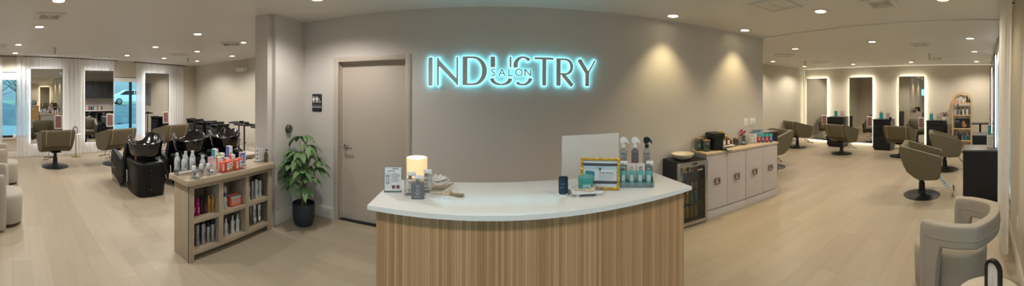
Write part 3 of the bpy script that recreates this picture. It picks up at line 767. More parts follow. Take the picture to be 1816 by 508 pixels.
def tray_stand(loc, rz, label, clutter=True):
    t = thing('tray_stand', label, 'tray stand', loc, rz, 'black colour tray stands')
    b = MB()
    for a in range(4):
        b.tube([(0, 0, 0.075), (0.27 * cos(a * pi / 2 + .6), 0.27 * sin(a * pi / 2 + .6), 0.06)], 0.016, 8); b.ball((0.27 * cos(a * pi / 2 + .6), 0.27 * sin(a * pi / 2 + .6), 0.03), (0.024, 0.024, 0.03), u=10, v=6)
    b.build('base', BLACKP, t)
    b = MB(); b.tube([(0, 0, 0.07), (0, 0, 0.87)], 0.019, 10); b.ball((0.03, 0, 0.45), 0.02, u=8, v=6); b.build('post', BLACKP, t)
    b = MB(); b.prism(rrect(0.46, 0.34, 0.05), 'xy', 0.87, 0.885); b.tube([(x, y, 0.895) for x, y in rrect(0.45, 0.33, 0.05)], 0.011, 6, closed=True); b.build('tray', BLACKP, t)
    if clutter:
        b = MB(); b.lathe([(0, 0.886), (0.04, 0.886), (0.065, 0.93), (0.06, 0.93), (0.036, 0.892), (0, 0.892)], (0.06, 0.02, 0), 18); tb = b.build('mixing_bowl', BLACKP, t)
        b = MB(); b.tube([(-0.16, -0.06, 0.90), (0.02, -0.09, 0.905)], 0.01, 6); b.build('tint_brush', BLACKP, t)
tray_stand((-5.92, 5.35, 0), 0.3, 'black tray stand nearest the trolleys, bowl on its tray'); tray_stand((-5.45, 5.1, 0), 0.1, 'middle black tray stand on a single post'); tray_stand((-4.72, 4.95, 0), -0.1, 'black tray stand half hidden by the return wall')
# pale stools on black bases between the stands
def stool(loc, rz, label):
    t = thing('salon_stool', label, 'stool', loc, rz, 'cream salon stools')
    b = MB(); b.box((0, 0, 0.395), (0.40, 0.36, 0.075), bev=0.03, seg=3); b.build('seat', mat('cream_vinyl', (206, 196, 176), 0.5), t, ang=60)
    b = MB(); b.tube([(0, 0, 0.08), (0, 0, 0.36)], 0.025, 12); b.build('gas_lift', BLACKP, t)
    for a in range(5):
        b = MB(); an = a * 2 * pi / 5; b.tube([(0, 0, 0.09), (0.24 * cos(an), 0.24 * sin(an), 0.065)], 0.017, 8); lg = b.build('leg', BLACKP, t)
        b = MB(); b.ball((0.24 * cos(an), 0.24 * sin(an), 0.03), 0.03, u=10, v=8); b.build('caster', BLACKP, lg)
stool((-5.62, 4.45, 0), 0.2, 'cream topped stool between the last basin and the tray stands'); stool((-4.55, 4.3, 0), 0.0, 'cream topped stool at the edge of the return wall')
def small_plate(name, label, cat, loc, rz, w, h, kind):
    t = thing(name, label, cat, loc, rz, 'wall plates')
    b = MB(); b.box((0, -0.003, 0), (w, 0.006, h), bev=0.002); b.build('plate', WHITE, t)
    if kind == 'outlet':
        for z in (-0.02, 0.02):
            b = MB(); b.box((0, -0.007, z), (0.032, 0.004, 0.027), bev=0.0015); b.build('socket', WHITE, t)
    else:
        n = kind
        for k in range(n):
            x = (k - (n - 1) / 2) * 0.046
            b = MB(); b.box((x, -0.008, 0), (0.032, 0.006, 0.066), bev=0.0015, rx=0.06); b.build('rocker', WHITE, t)
small_plate('wall_outlet', 'white outlet on the left end wall beside the tray stands', 'outlet', (-5.55, 6.05, 0.42), 0, 0.08, 0.12, 'outlet')
small_plate('wall_outlet', 'white outlet low on the wall beside the right armchair', 'outlet', (2.88, FW, 0.42), pi, 0.075, 0.12, 'outlet')
small_plate('light_switch', 'single white switch plate above the coffee counter', 'light switch', (3.58, SW, 1.19), 0, 0.085, 0.125, 1)
small_plate('light_switch', 'double white switch plate nearest the wall corner above the counter', 'light switch', (3.74, SW, 1.19), 0, 0.125, 0.125, 2)

t = thing('sill_ornament', 'small white dome ornament on the sill of the far left window', 'ornament', tuple(lwp(0.06, 0.015, 0.5)))
b = MB(); b.lathe([(0, 0), (0.044, 0), (0.048, 0.01), (0.046, 0.06), (0.032, 0.088), (0, 0.096)], seg=24); b.build('dome', WHITE, t); b = MB(); b.lathe([(0.0485, 0.008), (0.05, 0.012), (0.0485, 0.016)], seg=24, loop=True); b.build('band', OFFW, t)
# gold pedestal table with an arched frame
def arch_frame(label, loc, rz, w=0.10, h=0.17):
    t = thing('arch_frame', label, 'picture frame', loc, rz, 'black arched frames')
    def arch(w, h, n=12):
        r = w / 2
        return [(-r, 0), (r, 0)] + [(r * cos(a), h - r + r * sin(a)) for a in [pi * k / n for k in range(n + 1)]]
    o = arch(w, h); i = [(x, z + 0.018) for x, z in arch(w - 0.036, h - 0.036)]
    b = MB(); n = len(o)
    V = [[b.bm.verts.new((p[0], y, p[1])) for p in poly] for poly, y in ((o, -0.012), (i, -0.012), (i, 0.012), (o, 0.012))]
    for A, B in ((V[0], V[1]), (V[1], V[2]), (V[2], V[3]), (V[3], V[0])):
        for k in range(n): b.bm.faces.new((A[k], A[(k + 1) % n], B[(k + 1) % n], B[k]))
    b.build('frame', BLACKP, t)
    b = MB(); b.prism(i, 'xz', -0.004, 0.006); b.build('print', PAPER, t)
    b = MB()
    for k in range(5): b.tube([(-0.014 + 0.004 * k, -0.0055, 0.04 + 0.02 * k), (0.01 - 0.003 * k, -0.0055, 0.055 + 0.017 * k)], 0.001, 4)
    b.build('script_lettering', GINK, t)
    return t
t = thing('pedestal_table', 'small round table with white top on thin gold pedestal before the left curtains', 'side table', (-7.82, 1.64, 0))
b = MB(); b.cyl((0, 0, 0.575), 0.15, 0.018, 32, bev=0.004); b.build('table_top', WHITE, t)
b = MB(); b.tube([(0, 0, 0.01), (0, 0, 0.575)], 0.012, 12); b.build('pedestal', BRASS, t)
b = MB(); b.lathe([(0, 0), (0.13, 0), (0.13, 0.008), (0.02, 0.014), (0, 0.014)], seg=32); b.build('base', BRASS, t)
arch_frame('black arched frame on the gold pedestal table', (-7.80, 1.62, 0.594), pi / 2 + 0.2, 0.125, 0.19)

# ------------------------------------------------------------------ boucle armchairs
BOUC = mat('boucle_fabric', (174, 166, 152), 0.95, var=0.16, scale=120, bump=0.3, bscale=320, sheen=0.2, spec=0.15)
WALN = mat('walnut_plinth', (74, 52, 38), 0.5, var=0.2)
def make_armchair(label):
    """Opening faces local +x."""
    t = thing('armchair', label, 'armchair', group='boucle tub armchairs')
    R, T, zt, zb = 0.355, 0.08, 0.665, 0.50
    A = radians(118); leg = radians(25); n = 64
    def low(a):
        d = A - abs(a); s = min(1, max(0, (d - leg) / radians(9) + 0.5)); s = s * s * (3 - 2 * s)
        return 0.02 + (zb - 0.02) * s
    rows = []
    prof = [(0.06, 0.00), (0.5, 0.0), (0.94, 0.0), (1, 0.025), (1, 0.5), (1, 0.965), (0.95, 1.0), (0.5, 1.0), (0.05, 1.0), (0, 0.965), (0, 0.5), (0, 0.025)]
    sq = lambda a: 1.0 / max(abs(cos(a)), abs(sin(a))) ** 0.35
    for i in range(n):
        a = -A + 2 * A * i / (n - 1); ang = pi + a; z0 = low(a); e = min(1, (A - abs(a)) / radians(5)); ztt = zt - 0.03 * (1 - e) ** 2
        rows.append([((R - T + T * p) * sq(ang) * cos(ang), (R - T + T * p) * sq(ang) * sin(ang), z0 + (ztt - z0) * q) for p, q in prof])
    b = MB(); b.loft(rows); o = b.build('back_band', BOUC, t, ang=80, sub=1)
    for rr in (R + 0.002, R - T - 0.002):
        p = MB(); pts = []
        for i in range(n):
            a = -A + radians(10) + (2 * A - radians(20)) * i / (n - 1); ang = pi + a; pts.append((rr * sq(ang) * cos(ang), rr * sq(ang) * sin(ang), zt - 0.10))
        p.tube([(pts[0][0], pts[0][1], 0.1)] + pts + [(pts[-1][0], pts[-1][1], 0.1)], 0.0028, 5); p.build('seam', BOUC, o)
    rings = []
    for z, s in ((0.045, 0.93), (0.06, 0.97), (0.33, 1.0), (0.375, 0.985), (0.395, 0.93), (0.402, 0.6)):
        rings.append([(0.055 + 0.30 * s * math.copysign(abs(cos(a)) ** 0.7, cos(a)), 0.235 * s * math.copysign(abs(sin(a)) ** 0.7, sin(a)), z) for a in [2 * pi * k / 48 for k in range(48)]])
    b = MB(); b.loft(rings); b.build('seat', BOUC, t, ang=60)
    b = MB(); b.loft([[(0.05 + 0.275 * s * cos(a), 0.22 * s * sin(a), z) for a in [2 * pi * k / 40 for k in range(40)]] for z, s in ((0, 1), (0.05, 1))]); b.build('plinth', WALN, t)
    return t
ar0 = make_armchair('cream boucle tub armchair at the lower right corner, seen from its side')
ar0.location = (2.576, 0.218, 0); ar0.rotation_euler = (0, 0, radians(71))
another(ar0, (-3.90, -0.22, 0), radians(88), 'cream boucle armchair at the left edge, the nearer one on a dark plinth')
another(ar0, (-5.62, -0.24, 0), radians(90), 'cream boucle armchair at the left edge, the farther one below the window')
TRAV = mat('travertine', (196, 182, 160), 0.5, var=0.18, scale=14, bump=0.1)
t = thing('side_table', 'round stone side table cut by the lower right corner', 'side table', (1.72, -0.035, 0))
b = MB(); b.cyl((0, 0, 0.46), 0.19, 0.04, 40, bev=0.008); b.build('table_top', TRAV, t)
b = MB(); b.lathe([(0, 0), (0.12, 0), (0.12, 0.02), (0.08, 0.05), (0.08, 0.43), (0.11, 0.46), (0, 0.46)], seg=32); b.build('pedestal', TRAV, t)
arch_frame('black arched frame on the round stone side table', (1.735, -0.06, 0.5), -pi / 2 - 0.75, 0.115, 0.19)

# ------------------------------------------------------------------ right room stations
WORK = mat('grey_worktop', (92, 88, 84), 0.4, var=0.08)
def station(label, loc, rz, w=0.50, d=0.46, h=0.93, top=None):
    """Drawer front on local -y, back against y = d/2."""
    t = thing('drawer_cabinet', label, 'cabinet', loc, rz, 'black drawer cabinets')
    b = MB(); b.b(-w / 2, w / 2, -d / 2 + 0.02, d / 2, 0.05, h - 0.025); b.b(-w / 2 + 0.03, w / 2 - 0.03, -d / 2 + 0.05, d / 2, 0, 0.05); b.build('body', BLACKM, t)
    b = MB(); b.b(-w / 2 - 0.01, w / 2 + 0.01, -d / 2 - 0.005, d / 2, h - 0.025, h, bev=0.003); b.build('top', top or BLACKM, t)
    zs = [0.06, 0.42, 0.60, 0.755, h - 0.03]
    for z0, z1 in zip(zs, zs[1:]):
        b = MB(); b.b(-w / 2 + 0.006, w / 2 - 0.006, -d / 2, -d / 2 + 0.02, z0 + 0.004, z1 - 0.004, bev=0.002); q = b.build('drawer', BLACKM, t)
        b = MB(); b.b(-0.09, 0.09, -d / 2 - 0.012, -d / 2 - 0.002, z1 - 0.045, z1 - 0.03, bev=0.003); b.build('handle', IRON, q)
    return t
station('black drawer cabinet between the first and middle halo-lit mirrors', (9.0, 4.56, 0), -pi / 2, 0.56, h=0.96)
station('black drawer cabinet between the middle mirror and the mirror near the shelf', (9.0, 2.98, 0), -pi / 2, 0.56, h=0.93)
station('black drawer cabinet between the last halo-lit mirror and the arched shelf', (9.0, 1.36, 0), -pi / 2, 0.52, h=0.92)
station('near black cabinet against the front curtains with a grey top', (4.94, 0.035, 0), pi, 0.50, 0.53, h=0.80, top=WORK)
station('far black cabinet against the front curtains with a grey top', (6.80, -0.01, 0), pi, 0.52, 0.46, h=0.80, top=WORK)
station('black cabinet behind the corner of the sign wall', (4.40, 3.98, 0), pi / 2, 0.52, 0.74, h=0.94, top=WORK)
TEALL = clear('teal_liquid', (120, 205, 205), 0.2, 0.45, (60, 170, 178))
def barbicide(label, loc, r=0.045, h=0.21):
    t = thing('disinfectant_jar', label, 'jar', loc, 0, 'jars of teal disinfectant')
    b = MB(); b.lathe([(0, 0), (r, 0), (r, h * 0.72), (r * 0.9, h * 0.76), (0, h * 0.76)], seg=20); b.build('liquid_jar', TEALL, t)
    b = MB(); b.lathe([(0, h * 0.76), (r * 1.02, h * 0.76), (r * 1.02, h * 0.84), (r * 0.35, h * 0.88), (r * 0.2, h), (r * 0.35, h * 1.05), (0, h * 1.08)], seg=20); b.build('lid', CHROME, t)
def acrylic_sign(label, loc, rz, w, h, m=None, name='sign_holder'):
    t = thing(name, label, 'sign', loc, rz, 'acrylic table signs')
    b = MB(); b.box((0, 0, h / 2), (w, 0.004, h)); b.box((0, 0.02, 0.002), (w, 0.06, 0.004)); b.build('holder', ACRYL, t)
    b = MB(); b.box((0, -0.003, h / 2 + 0.002), (w - 0.01, 0.001, h - 0.012)); b.build('card', m or PAPER, t)
    return t
def lines(t, x0, x1, z0, z1, n, y=-0.0045, m=None, name='printed_lines', thick=0.35, ragged=True):
    random.seed(n * 7 + int(z1 * 999)); b = MB(); dz = (z1 - z0) / n
    for k in range(n):
        e = x1 - (random.uniform(0, 0.35) * (x1 - x0) if ragged else 0)
        b.b(x0, e, y - 0.0003, y + 0.0003, z1 - (k + 0.5 + thick / 2) * dz, z1 - (k + 0.5 - thick / 2) * dz)
    return b.build(name, m or GINK, t)
for Y, X, z, lb, sb in ((4.60, 8.95, 0.96, 'teal disinfectant jar on the cabinet beside the first halo-lit mirror', 'small card beside the teal jar near the first halo-lit mirror'),
                    (3.05, 8.95, 0.93, 'teal disinfectant jar on the cabinet beside the middle halo-lit mirror', 'small card beside the teal jar near the middle halo-lit mirror'),
                    (1.50, 8.95, 0.92, 'teal disinfectant jar on the cabinet nearest the arched shelf', 'small card beside the teal jar nearest the arched shelf')):
    barbicide(lb, (X, Y, z), 0.055, 0.24)
    s = acrylic_sign(sb, (X + 0.0, Y - 0.22, z), -pi / 2 - 0.2, 0.14, 0.19, mat('beige_card', (190, 176, 156), 0.6)); lines(s, -0.05, 0.05, 0.04, 0.16, 5)
barbicide('teal disinfectant jar at the sign wall corner behind the snack bags', (4.42, 4.08, 0.94), 0.05, 0.26)
barbicide('teal disinfectant jar on the far cabinet by the front curtains', (6.62, -0.16, 0.80), 0.05, 0.24)
s = acrylic_sign('white card in a stand on the near black cabinet', (4.86, -0.13, 0.8), -pi / 2 - 0.4, 0.15, 0.21); lines(s, -0.055, 0.055, 0.04, 0.18, 6)
t = thing('spray_bottle', 'clear spray bottle beside the card on the near black cabinet', 'bottle', (5.06, -0.17, 0.8))
b = MB(); b.lathe([(0, 0), (0.035, 0), (0.037, 0.13), (0.014, 0.16), (0.014, 0.18), (0, 0.18)], seg=18); b.build('bottle', ACRYL, t)
b = MB(); b.box((0, 0, 0.2), (0.03, 0.07, 0.04), bev=0.008); b.build('trigger_head', WHITE, t)
t = thing('clipper_pot', 'small black pot on the cabinet beside the middle halo-lit mirror', 'pot', (8.84, 2.72, 0.93))
b = MB(); b.lathe([(0, 0), (0.035, 0), (0.04, 0.07), (0.036, 0.07), (0.031, 0.006), (0, 0.006)], seg=18); b.build('pot', BLACKP, t)
t = thing('tray_table', 'black T-shaped tray stand behind the far cabinet', 'tray stand', (7.25, 0.06, 0))
b = MB(); b.prism(rrect(0.34, 0.40, 0.03), 'xy', 0.975, 1.0, bev=0.004); b.build('tray', BLACKP, t)
b = MB(); b.tube([(0, 0, 0.05), (0, 0, 0.975)], 0.025, 12); b.build('post', BLACKP, t)
b = MB(); b.lathe([(0, 0), (0.2, 0), (0.2, 0.015), (0.03, 0.05), (0, 0.05)], seg=28); b.build('base', BLACKP, t)
t = thing('dried_flowers', 'small vase of dusky flowers on the cabinet nearest the arched shelf', 'flowers', (9.0, 1.13, 0.92))
b = MB(); b.lathe([(0, 0), (0.04, 0), (0.05, 0.06), (0.03, 0.1), (0.025, 0.1), (0.04, 0.06), (0, 0.01)], seg=16); b.build('vase', OFFW, t)
random.seed(5); b = MB(); c = MB()
for k in range(16):
    a = random.uniform(0, 6.28); r = random.uniform(0.02, 0.12); z = random.uniform(0.14, 0.22)
    b.tube([(0, 0, 0.08), (r * cos(a) * 0.5, r * sin(a) * 0.5, 0.13), (r * cos(a), r * sin(a), z)], 0.003, 5); c.ball((r * cos(a), r * sin(a), z), random.uniform(0.015, 0.028), u=8, v=6)
b.build('stems', mat('stem_green', (80, 92, 60), 0.7), t); c.build('blooms', mat('dusky_bloom', (134, 92, 88), 0.8, var=0.4, scale=30), t)
t = thing('hanging_bag', 'dark bag hanging on the end of the cabinet beside the arched shelf', 'bag', (9.0, 1.06, 0.45))
b = MB(); b.loft([[(0.13 * s * cos(a), 0.035 * s * sin(a), z) for a in [2 * pi * k / 20 for k in range(20)]] for z, s in ((0.0, 0.6), (0.03, 1.0), (0.2, 0.95), (0.33, 0.6), (0.36, 0.3))]); b.build('bag', BLACKP, t, ang=70)
b = MB(); b.tube([(-0.03, 0, 0.34), (-0.02, 0.0, 0.43), (0.02, 0.0, 0.43), (0.03, 0, 0.34)], 0.006, 6); b.build('strap', BLACKP, t)
# ------------------------------------------------------------------ halo-lit sign
FACE = mat('sign_face_grey', (205, 212, 216), 0.5, 0.0, var=0.03)
HALO = glow('sign_halo', (132, 236, 255), 3.2)
LEDB = glow('sign_led', (104, 226, 255), 7.0)
def ell(cx, cz, rx, rz, a0, a1, w0, w1, n=18):
    """Arc whose half-width grows from w0 (flat parts) to w1 (steep parts)."""
    return [(cx + rx * cos(a), cz + rz * sin(a), w0 + (w1 - w0) * abs(cos(a)) ** 1.5) for a in [a0 + (a1 - a0) * k / n for k in range(n + 1)]]
def ribbon(b, st, y0, y1, off=0.0):
    n = len(st); L, R = [], []
    for i, (x, z, w) in enumerate(st):
        p = st[max(0, i - 1)]; q = st[min(n - 1, i + 1)]
        tx, tz = q[0] - p[0], q[1] - p[1]; l = hypot(tx, tz); tx /= l; tz /= l
        ex = -off if i == 0 else (off if i == n - 1 else 0)
        L.append((x + tx * ex - tz * (w + off), z + tz * ex + tx * (w + off))); R.append((x + tx * ex + tz * (w + off), z + tz * ex - tx * (w + off)))
    for i in range(n - 1): b.prism([L[i], L[i + 1], R[i + 1], R[i]], 'xz', y0, y1)
def quad(b, poly, y0, y1, off):
    cx = sum(p[0] for p in poly) / len(poly); cz = sum(p[1] for p in poly) / len(poly)
    b.prism([(x + off * (1.6 if x > cx else -1.6), z + off * 0.6 * (1 if z > cz else -1)) for x, z in poly], 'xz', y0, y1)
LETTERS = {
 'I': [[(-0.752, 2.034, .0254), (-0.752, 1.712, .0254)]],
 'N': [[(-0.665, 2.030, .0125), (-0.665, 1.712, .0125)], [(-0.446, 2.036, .0115), (-0.446, 1.717, .0115)], ('q', [(-0.677, 2.034), (-0.455, 1.797), (-0.434, 1.712), (-0.668, 1.948)])],
 'D': [[(-0.36, 2.040, .0283), (-0.36, 1.717, .0283)], [(-0.375, 2.028, .0118), (-0.268, 2.028, .0118)], [(-0.375, 1.729, .0118), (-0.268, 1.729, .0118)], ell(-0.275, 1.8785, 0.133, 0.1495, pi / 2, -pi / 2, .0118, .0283)],
 'U': [[(-0.051, 2.038, .0271), (-0.051, 1.918, .0271)], [(0.144, 2.037, .0112), (0.144, 1.918, .0112)], ell(0.041, 1.796, 0.1005, 0.069, -pi, 0, .0106, .0236)],
 'S': [ell(0.284, 1.943, 0.083, 0.0885, 0.62, pi + 0.32, .0108, .026), ell(0.278, 1.8175, 0.0925, 0.0905, -2.35, -0.2, .0107, .0235)],
 'T': [[(0.408, 2.022, .013), (0.627, 2.022, .013)], [(0.521, 2.026, .0236), (0.521, 1.717, .0236)]],
 'R': [[(0.683, 2.030, .0254), (0.683, 1.716, .0254)], [(0.666, 2.018, .0118), (0.764, 2.018, .0118)], ell(0.758, 1.9345, 0.079, 0.0835, pi / 2, -pi / 2, .0118, .0189), [(0.666, 1.851, .0118), (0.764, 1.851, .0118)], [(0.735, 1.846, .0215), (0.845, 1.717, .0236)]],
 'Y': [[(0.923, 2.023, .025), (1.022, 1.866, .0236)], [(1.117, 2.020, .0106), (1.030, 1.863, .0106)], [(1.021, 1.880, .0236), (1.021, 1.716, .0236)]]}
sg = thing('wall_sign', 'grey halo-lit letters spelling INDUSTRY SALON glowing cyan on the wall behind the desk', 'sign', (0, SW, 0))
PIECES = []
for ch, strokes in LETTERS.items(): PIECES += [[s_] for s_ in strokes] if ch in 'US' else [strokes]
for strokes in PIECES:
    f, h, g = MB(), MB(), MB()
    for k, st in enumerate(strokes):
        e = 0.00025 * k
        if st[0] == 'q': quad(f, st[1], -0.040 - e, -0.0325, 0); quad(h, st[1], -0.032 - e, -0.016, 0.005); quad(g, st[1], -0.0155, -0.012 + e, 0)
        else: ribbon(f, st, -0.040 - e, -0.0325); ribbon(h, st, -0.032 - e, -0.016, 0.005); ribbon(g, st, -0.0155, -0.012 + e, 0.0)
    o = f.build('letter', FACE, sg); h.build('halo', HALO, o); g.build('led_strip', LEDB, o)
for ch, x in zip('SALON', (-0.047, 0.050, 0.140, 0.237, 0.336)):
    b = text_bm(ch, 0.118, 0.004, offset=0.0016); bmesh.ops.translate(b.bm, verts=b.bm.verts, vec=(0, 0.0, 0))
    b.xf(Matrix.Translation((x, -0.036, 1.857)) @ Matrix.Rotation(pi / 2, 4, 'X')); o = b.build('letter', FACE, sg)
    cu = bpy.data.curves.new('l', 'FONT'); cu.body = ch; cu.size = 0.118; cu.extrude = 0.008; cu.align_x = 'CENTER'; cu.align_y = 'CENTER'; cu.offset = 0.0035; cu.resolution_u = 3
    q = bpy.data.objects.new('l', cu); COL.objects.link(q); dg = bpy.context.evaluated_depsgraph_get(); dg.update(); me = bpy.data.meshes.new_from_object(q.evaluated_get(dg))
    bpy.data.objects.remove(q); bpy.data.curves.remove(cu)
    b = MB(); b.bm.from_mesh(me); bpy.data.meshes.remove(me); b.xf(Matrix.Translation((x, -0.023, 1.857)) @ Matrix.Rotation(pi / 2, 4, 'X')); b.build('halo', HALO, o)

# restroom sign and thermostat
NAVY = mat('dark_sign_plastic', (38, 42, 50), 0.5, var=0.05)
t = thing('restroom_sign', 'dark RESTROOM sign with white figures beside the door', 'sign', (-2.275, SW, 1.50))
b = MB(); b.prism(rrect(0.152, 0.236, 0.014), 'xz', -0.008, 0.0, bev=0.002); b.build('plate', NAVY, t)
def figure(b, x, z, s, skirt=False):
    b.lathe([(0, -0.001), (0.0075 * s, -0.001), (0.0075 * s, 0.001), (0, 0.001)], (x, -0.009, z + 0.036 * s), 14, rx=pi / 2)
    if skirt:
        b.prism([(x - 0.009 * s, z + 0.025 * s), (x + 0.009 * s, z + 0.025 * s), (x + 0.017 * s, z - 0.015 * s), (x - 0.017 * s, z - 0.015 * s)], 'xz', -0.010, -0.008)
    else: b.b(x - 0.012 * s, x + 0.012 * s, -0.010, -0.008, z - 0.012 * s, z + 0.025 * s)
    for q in (-1, 1):
        b.b(x + q * 0.0055 * s - 0.004 * s, x + q * 0.0055 * s + 0.004 * s, -0.010, -0.008, z - 0.045 * s, z - 0.01 * s)
        b.box((x + q * 0.016 * s, -0.009, z + 0.008 * s), (0.005 * s, 0.002, 0.034 * s), ry=-q * 0.3 if skirt else 0)
b = MB(); figure(b, -0.052, 0.045, 0.95, True); b.b(-0.026, -0.022, -0.010, -0.008, 0.0, 0.088); figure(b, 0.004, 0.045, 0.95)
b.lathe([(0, -0.001), (0.0055, -0.001), (0.0055, 0.001), (0, 0.001)], (0.037, -0.009, 0.058), 12, rx=pi / 2)
b.tube([(0.037, -0.009, 0.05), (0.037, -0.009, 0.03), (0.05, -0.009, 0.028), (0.056, -0.009, 0.01), (0.064, -0.009, 0.012)], 0.0026, 6)
b.tube([(0.043 + 0.017 * cos(a), -0.009, 0.018 + 0.017 * sin(a)) for a in [1.9 + 4.3 * k / 12 for k in range(13)]], 0.0022, 6)
b.build('figures', WHITE, t)
text('lettering', 'RESTROOM', 0.027, WHITE, t, (0, -0.0088, -0.058)); b = MB(); b.b(-0.06, 0.06, -0.0095, -0.008, -0.034, -0.032); b.build('divider_line', WHITE, t)
t = thing('thermostat', 'round dark thermostat dial on the return wall above the plant', 'thermostat', (-2.5, 3.11, 1.165), pi / 2)
b = MB(); b.lathe([(0, 0), (0.058, 0), (0.058, 0.008), (0, 0.008)], (0, 0, 0), 32, rx=pi / 2); b.build('back_plate', STEEL, t)
b = MB(); b.lathe([(0, 0.008), (0.052, 0.008), (0.054, 0.03), (0.048, 0.038), (0, 0.038)], (0, 0, 0), 32, rx=pi / 2); b.build('dial', mat('grey_dial', (78, 78, 76), 0.4, 0.3), t)

# ------------------------------------------------------------------ potted plant
POTB = mat('navy_pot', (38, 44, 54), 0.55, var=0.1)
SOIL = mat('brown_soil', (72, 54, 40), 0.95, var=0.4, scale=60, bump=0.8)
TRUNKM = mat('pale_trunk', (122, 108, 84), 0.85, var=0.25, scale=30, bump=0.4)
LEAFM = mat('green_leaf', (98, 126, 80), 0.5, var=0.35, scale=5, spec=0.4)
t = thing('potted_plant', 'money tree with palmate leaves in a dark navy pot by the door', 'plant', (-2.24, 3.10, 0))
b = MB(); b.lathe([(0, 0), (0.085, 0), (0.112, 0.015), (0.136, 0.10), (0.142, 0.265), (0.138, 0.272), (0.132, 0.265), (0.128, 0.22), (0, 0.22)], seg=36); b.build('pot', POTB, t)
b = MB(); b.lathe([(0, 0.235), (0.08, 0.235), (0.130, 0.225)], seg=30); b.build('soil', SOIL, t)
b = MB()
for k in range(3):
    b.tube([(0.024 * cos(k * 2.09 + s * 3.4), 0.024 * sin(k * 2.09 + s * 3.4), 0.21 + s * 0.32) for s in [j / 9 for j in range(10)]], [0.017 - 0.005 * j / 9 for j in range(10)], 8)
b.build('trunk', TRUNKM, t)
random.seed(21)
fol, stm = MB(), MB()
def leaflet(b, base, dirv, L, droop):
    d = dirv.normalized(); side = d.cross(Vector((0, 0, 1)))
    side = side.normalized() if side.length > 1e-3 else Vector((1, 0, 0))
    up = side.cross(d); n = 7; rows = []
    for i in range(n):
        s = i / (n - 1); w = L * 0.20 * (sin(pi * min(1, s * 0.96 + 0.04)) ** 0.8) * (0.75 + 0.5 * s) + 0.0008
        c = base + d * (L * s) + Vector((0, 0, -1)) * (droop * L * s * s)
        rows.append([c - side * w + up * w * 0.25, c - up * 0.002, c + side * w + up * w * 0.25])
    rows = [[Vector((max(-0.235, p.x), min(0.325, p.y), p.z)) for p in r] for r in rows] if b is fol else rows
    V = [[b.bm.verts.new(p) for p in r] for r in rows]
    for A, B in zip(V, V[1:]):
        for k in range(2): b.bm.faces.new((A[k], A[k + 1], B[k + 1], B[k]))
whorls = [(0.02, 0.0, 1.10, 0.5), (-0.10, 0.03, 1.08, 2.6), (0.13, -0.06, 1.0, -0.2), (0.04, -0.14, 0.93, -1.5), (-0.14, -0.06, 0.90, 3.6), (0.22, 0.02, 0.80, 0.0), (-0.22, -0.04, 0.72, 3.3),
          (-0.08, -0.20, 0.78, -2.0), (0.12, -0.18, 0.72, -1.0), (-0.16, 0.12, 0.78, 2.4), (0.0, -0.10, 0.66, -1.6), (0.18, -0.10, 0.62, -0.5), (-0.18, -0.12, 0.60, -2.6), (0.03, 0.1, 0.9, 1.4), (-0.05, -0.16, 0.55, -1.9), (0.08, 0.02, 0.86, 0.3), (-0.12, -0.12, 0.84, 3.9), (0.02, -0.2, 0.85, -1.4), (-0.1, -0.08, 0.52, 3.0), (0.1, -0.14, 0.5, -0.9), (0.05, 0.1, 0.7, 1.0), (-0.2, 0.0, 0.64, 3.1), (0.2, 0.06, 0.72, 0.3), (0.0, -0.06, 0.76, -1.2)]
for x, y, z, az in whorls:
    stem0 = Vector((random.uniform(-.015, .015), random.uniform(-.015, .015), 0.46 + 0.12 * random.random()))
    tip = Vector((x * 0.85, y * 0.85, z)); mid = (stem0 + tip) / 2 + Vector((x * 0.05, y * 0.05, 0.05))
    stm.tube([stem0, mid, tip], [0.006, 0.0045, 0.003], 6)
    for k in range(random.choice((5, 5, 6))):
        a = az + (k - 2) * 0.75 + random.uniform(-0.15, 0.15)
        leaflet(fol, tip, Vector((cos(a), sin(a), random.uniform(-0.35, 0.25))), random.uniform(0.14, 0.205) * (1.0 if k in (1, 2, 3) else 0.8), random.uniform(0.25, 0.75))
stm.build('stems', mat('green_stem', (92, 104, 62), 0.6), t); fol.build('foliage', LEAFM, t, ang=80)

# ------------------------------------------------------------------ reception desk
QUARTZ = mat('white_quartz', (226, 226, 222), 0.16, var=0.03, scale=3, spec=0.5)
def tambour():
    m = bpy.data.materials.new('bamboo_tambour'); m.use_nodes = True; nt = m.node_tree; b = nt.nodes['Principled BSDF']; N = nt.nodes.new; Lk = nt.links.new
    tc = N('ShaderNodeTexCoord'); sp = N('ShaderNodeSeparateXYZ'); Lk(tc.outputs['Object'], sp.inputs[0])
    dv = N('ShaderNodeMath'); dv.operation = 'DIVIDE'; dv.inputs[1].default_value = 0.0135; Lk(sp.outputs[0], dv.inputs[0])
    fl = N('ShaderNodeMath'); fl.operation = 'FLOOR'; Lk(dv.outputs[0], fl.inputs[0])
    wn = N('ShaderNodeTexWhiteNoise'); wn.noise_dimensions = '1D'; Lk(fl.outputs[0], wn.inputs['W'])
    mp = N('ShaderNodeMapping'); mp.inputs['Scale'].default_value = (160, 160, 2.5); Lk(tc.outputs['Object'], mp.inputs[0])
    nz = N('ShaderNodeTexNoise'); nz.inputs['Scale'].default_value = 1; nz.inputs['Detail'].default_value = 3; Lk(mp.outputs[0], nz.inputs['Vector'])
    mx = N('ShaderNodeMix'); mx.data_type = 'FLOAT'; mx.inputs['Factor'].default_value = 0.35; Lk(wn.outputs['Value'], mx.inputs['A']); Lk(nz.outputs['Fac'], mx.inputs['B'])
    r = N('ShaderNodeMix'); r.data_type = 'RGBA'; r.inputs['A'].default_value = lin((154, 114, 76)); r.inputs['B'].default_value = lin((204, 166, 124)); Lk(mx.outputs['Result'], r.inputs['Factor'])
    Lk(r.outputs['Result'], b.inputs['Base Color']); b.inputs['Roughness'].default_value = 0.45; b.inputs['Specular IOR Level'].default_value = 0.3
    return m
TAMB = tambour()
DA = 0.068                                             # the desk stands a little askew to the wall
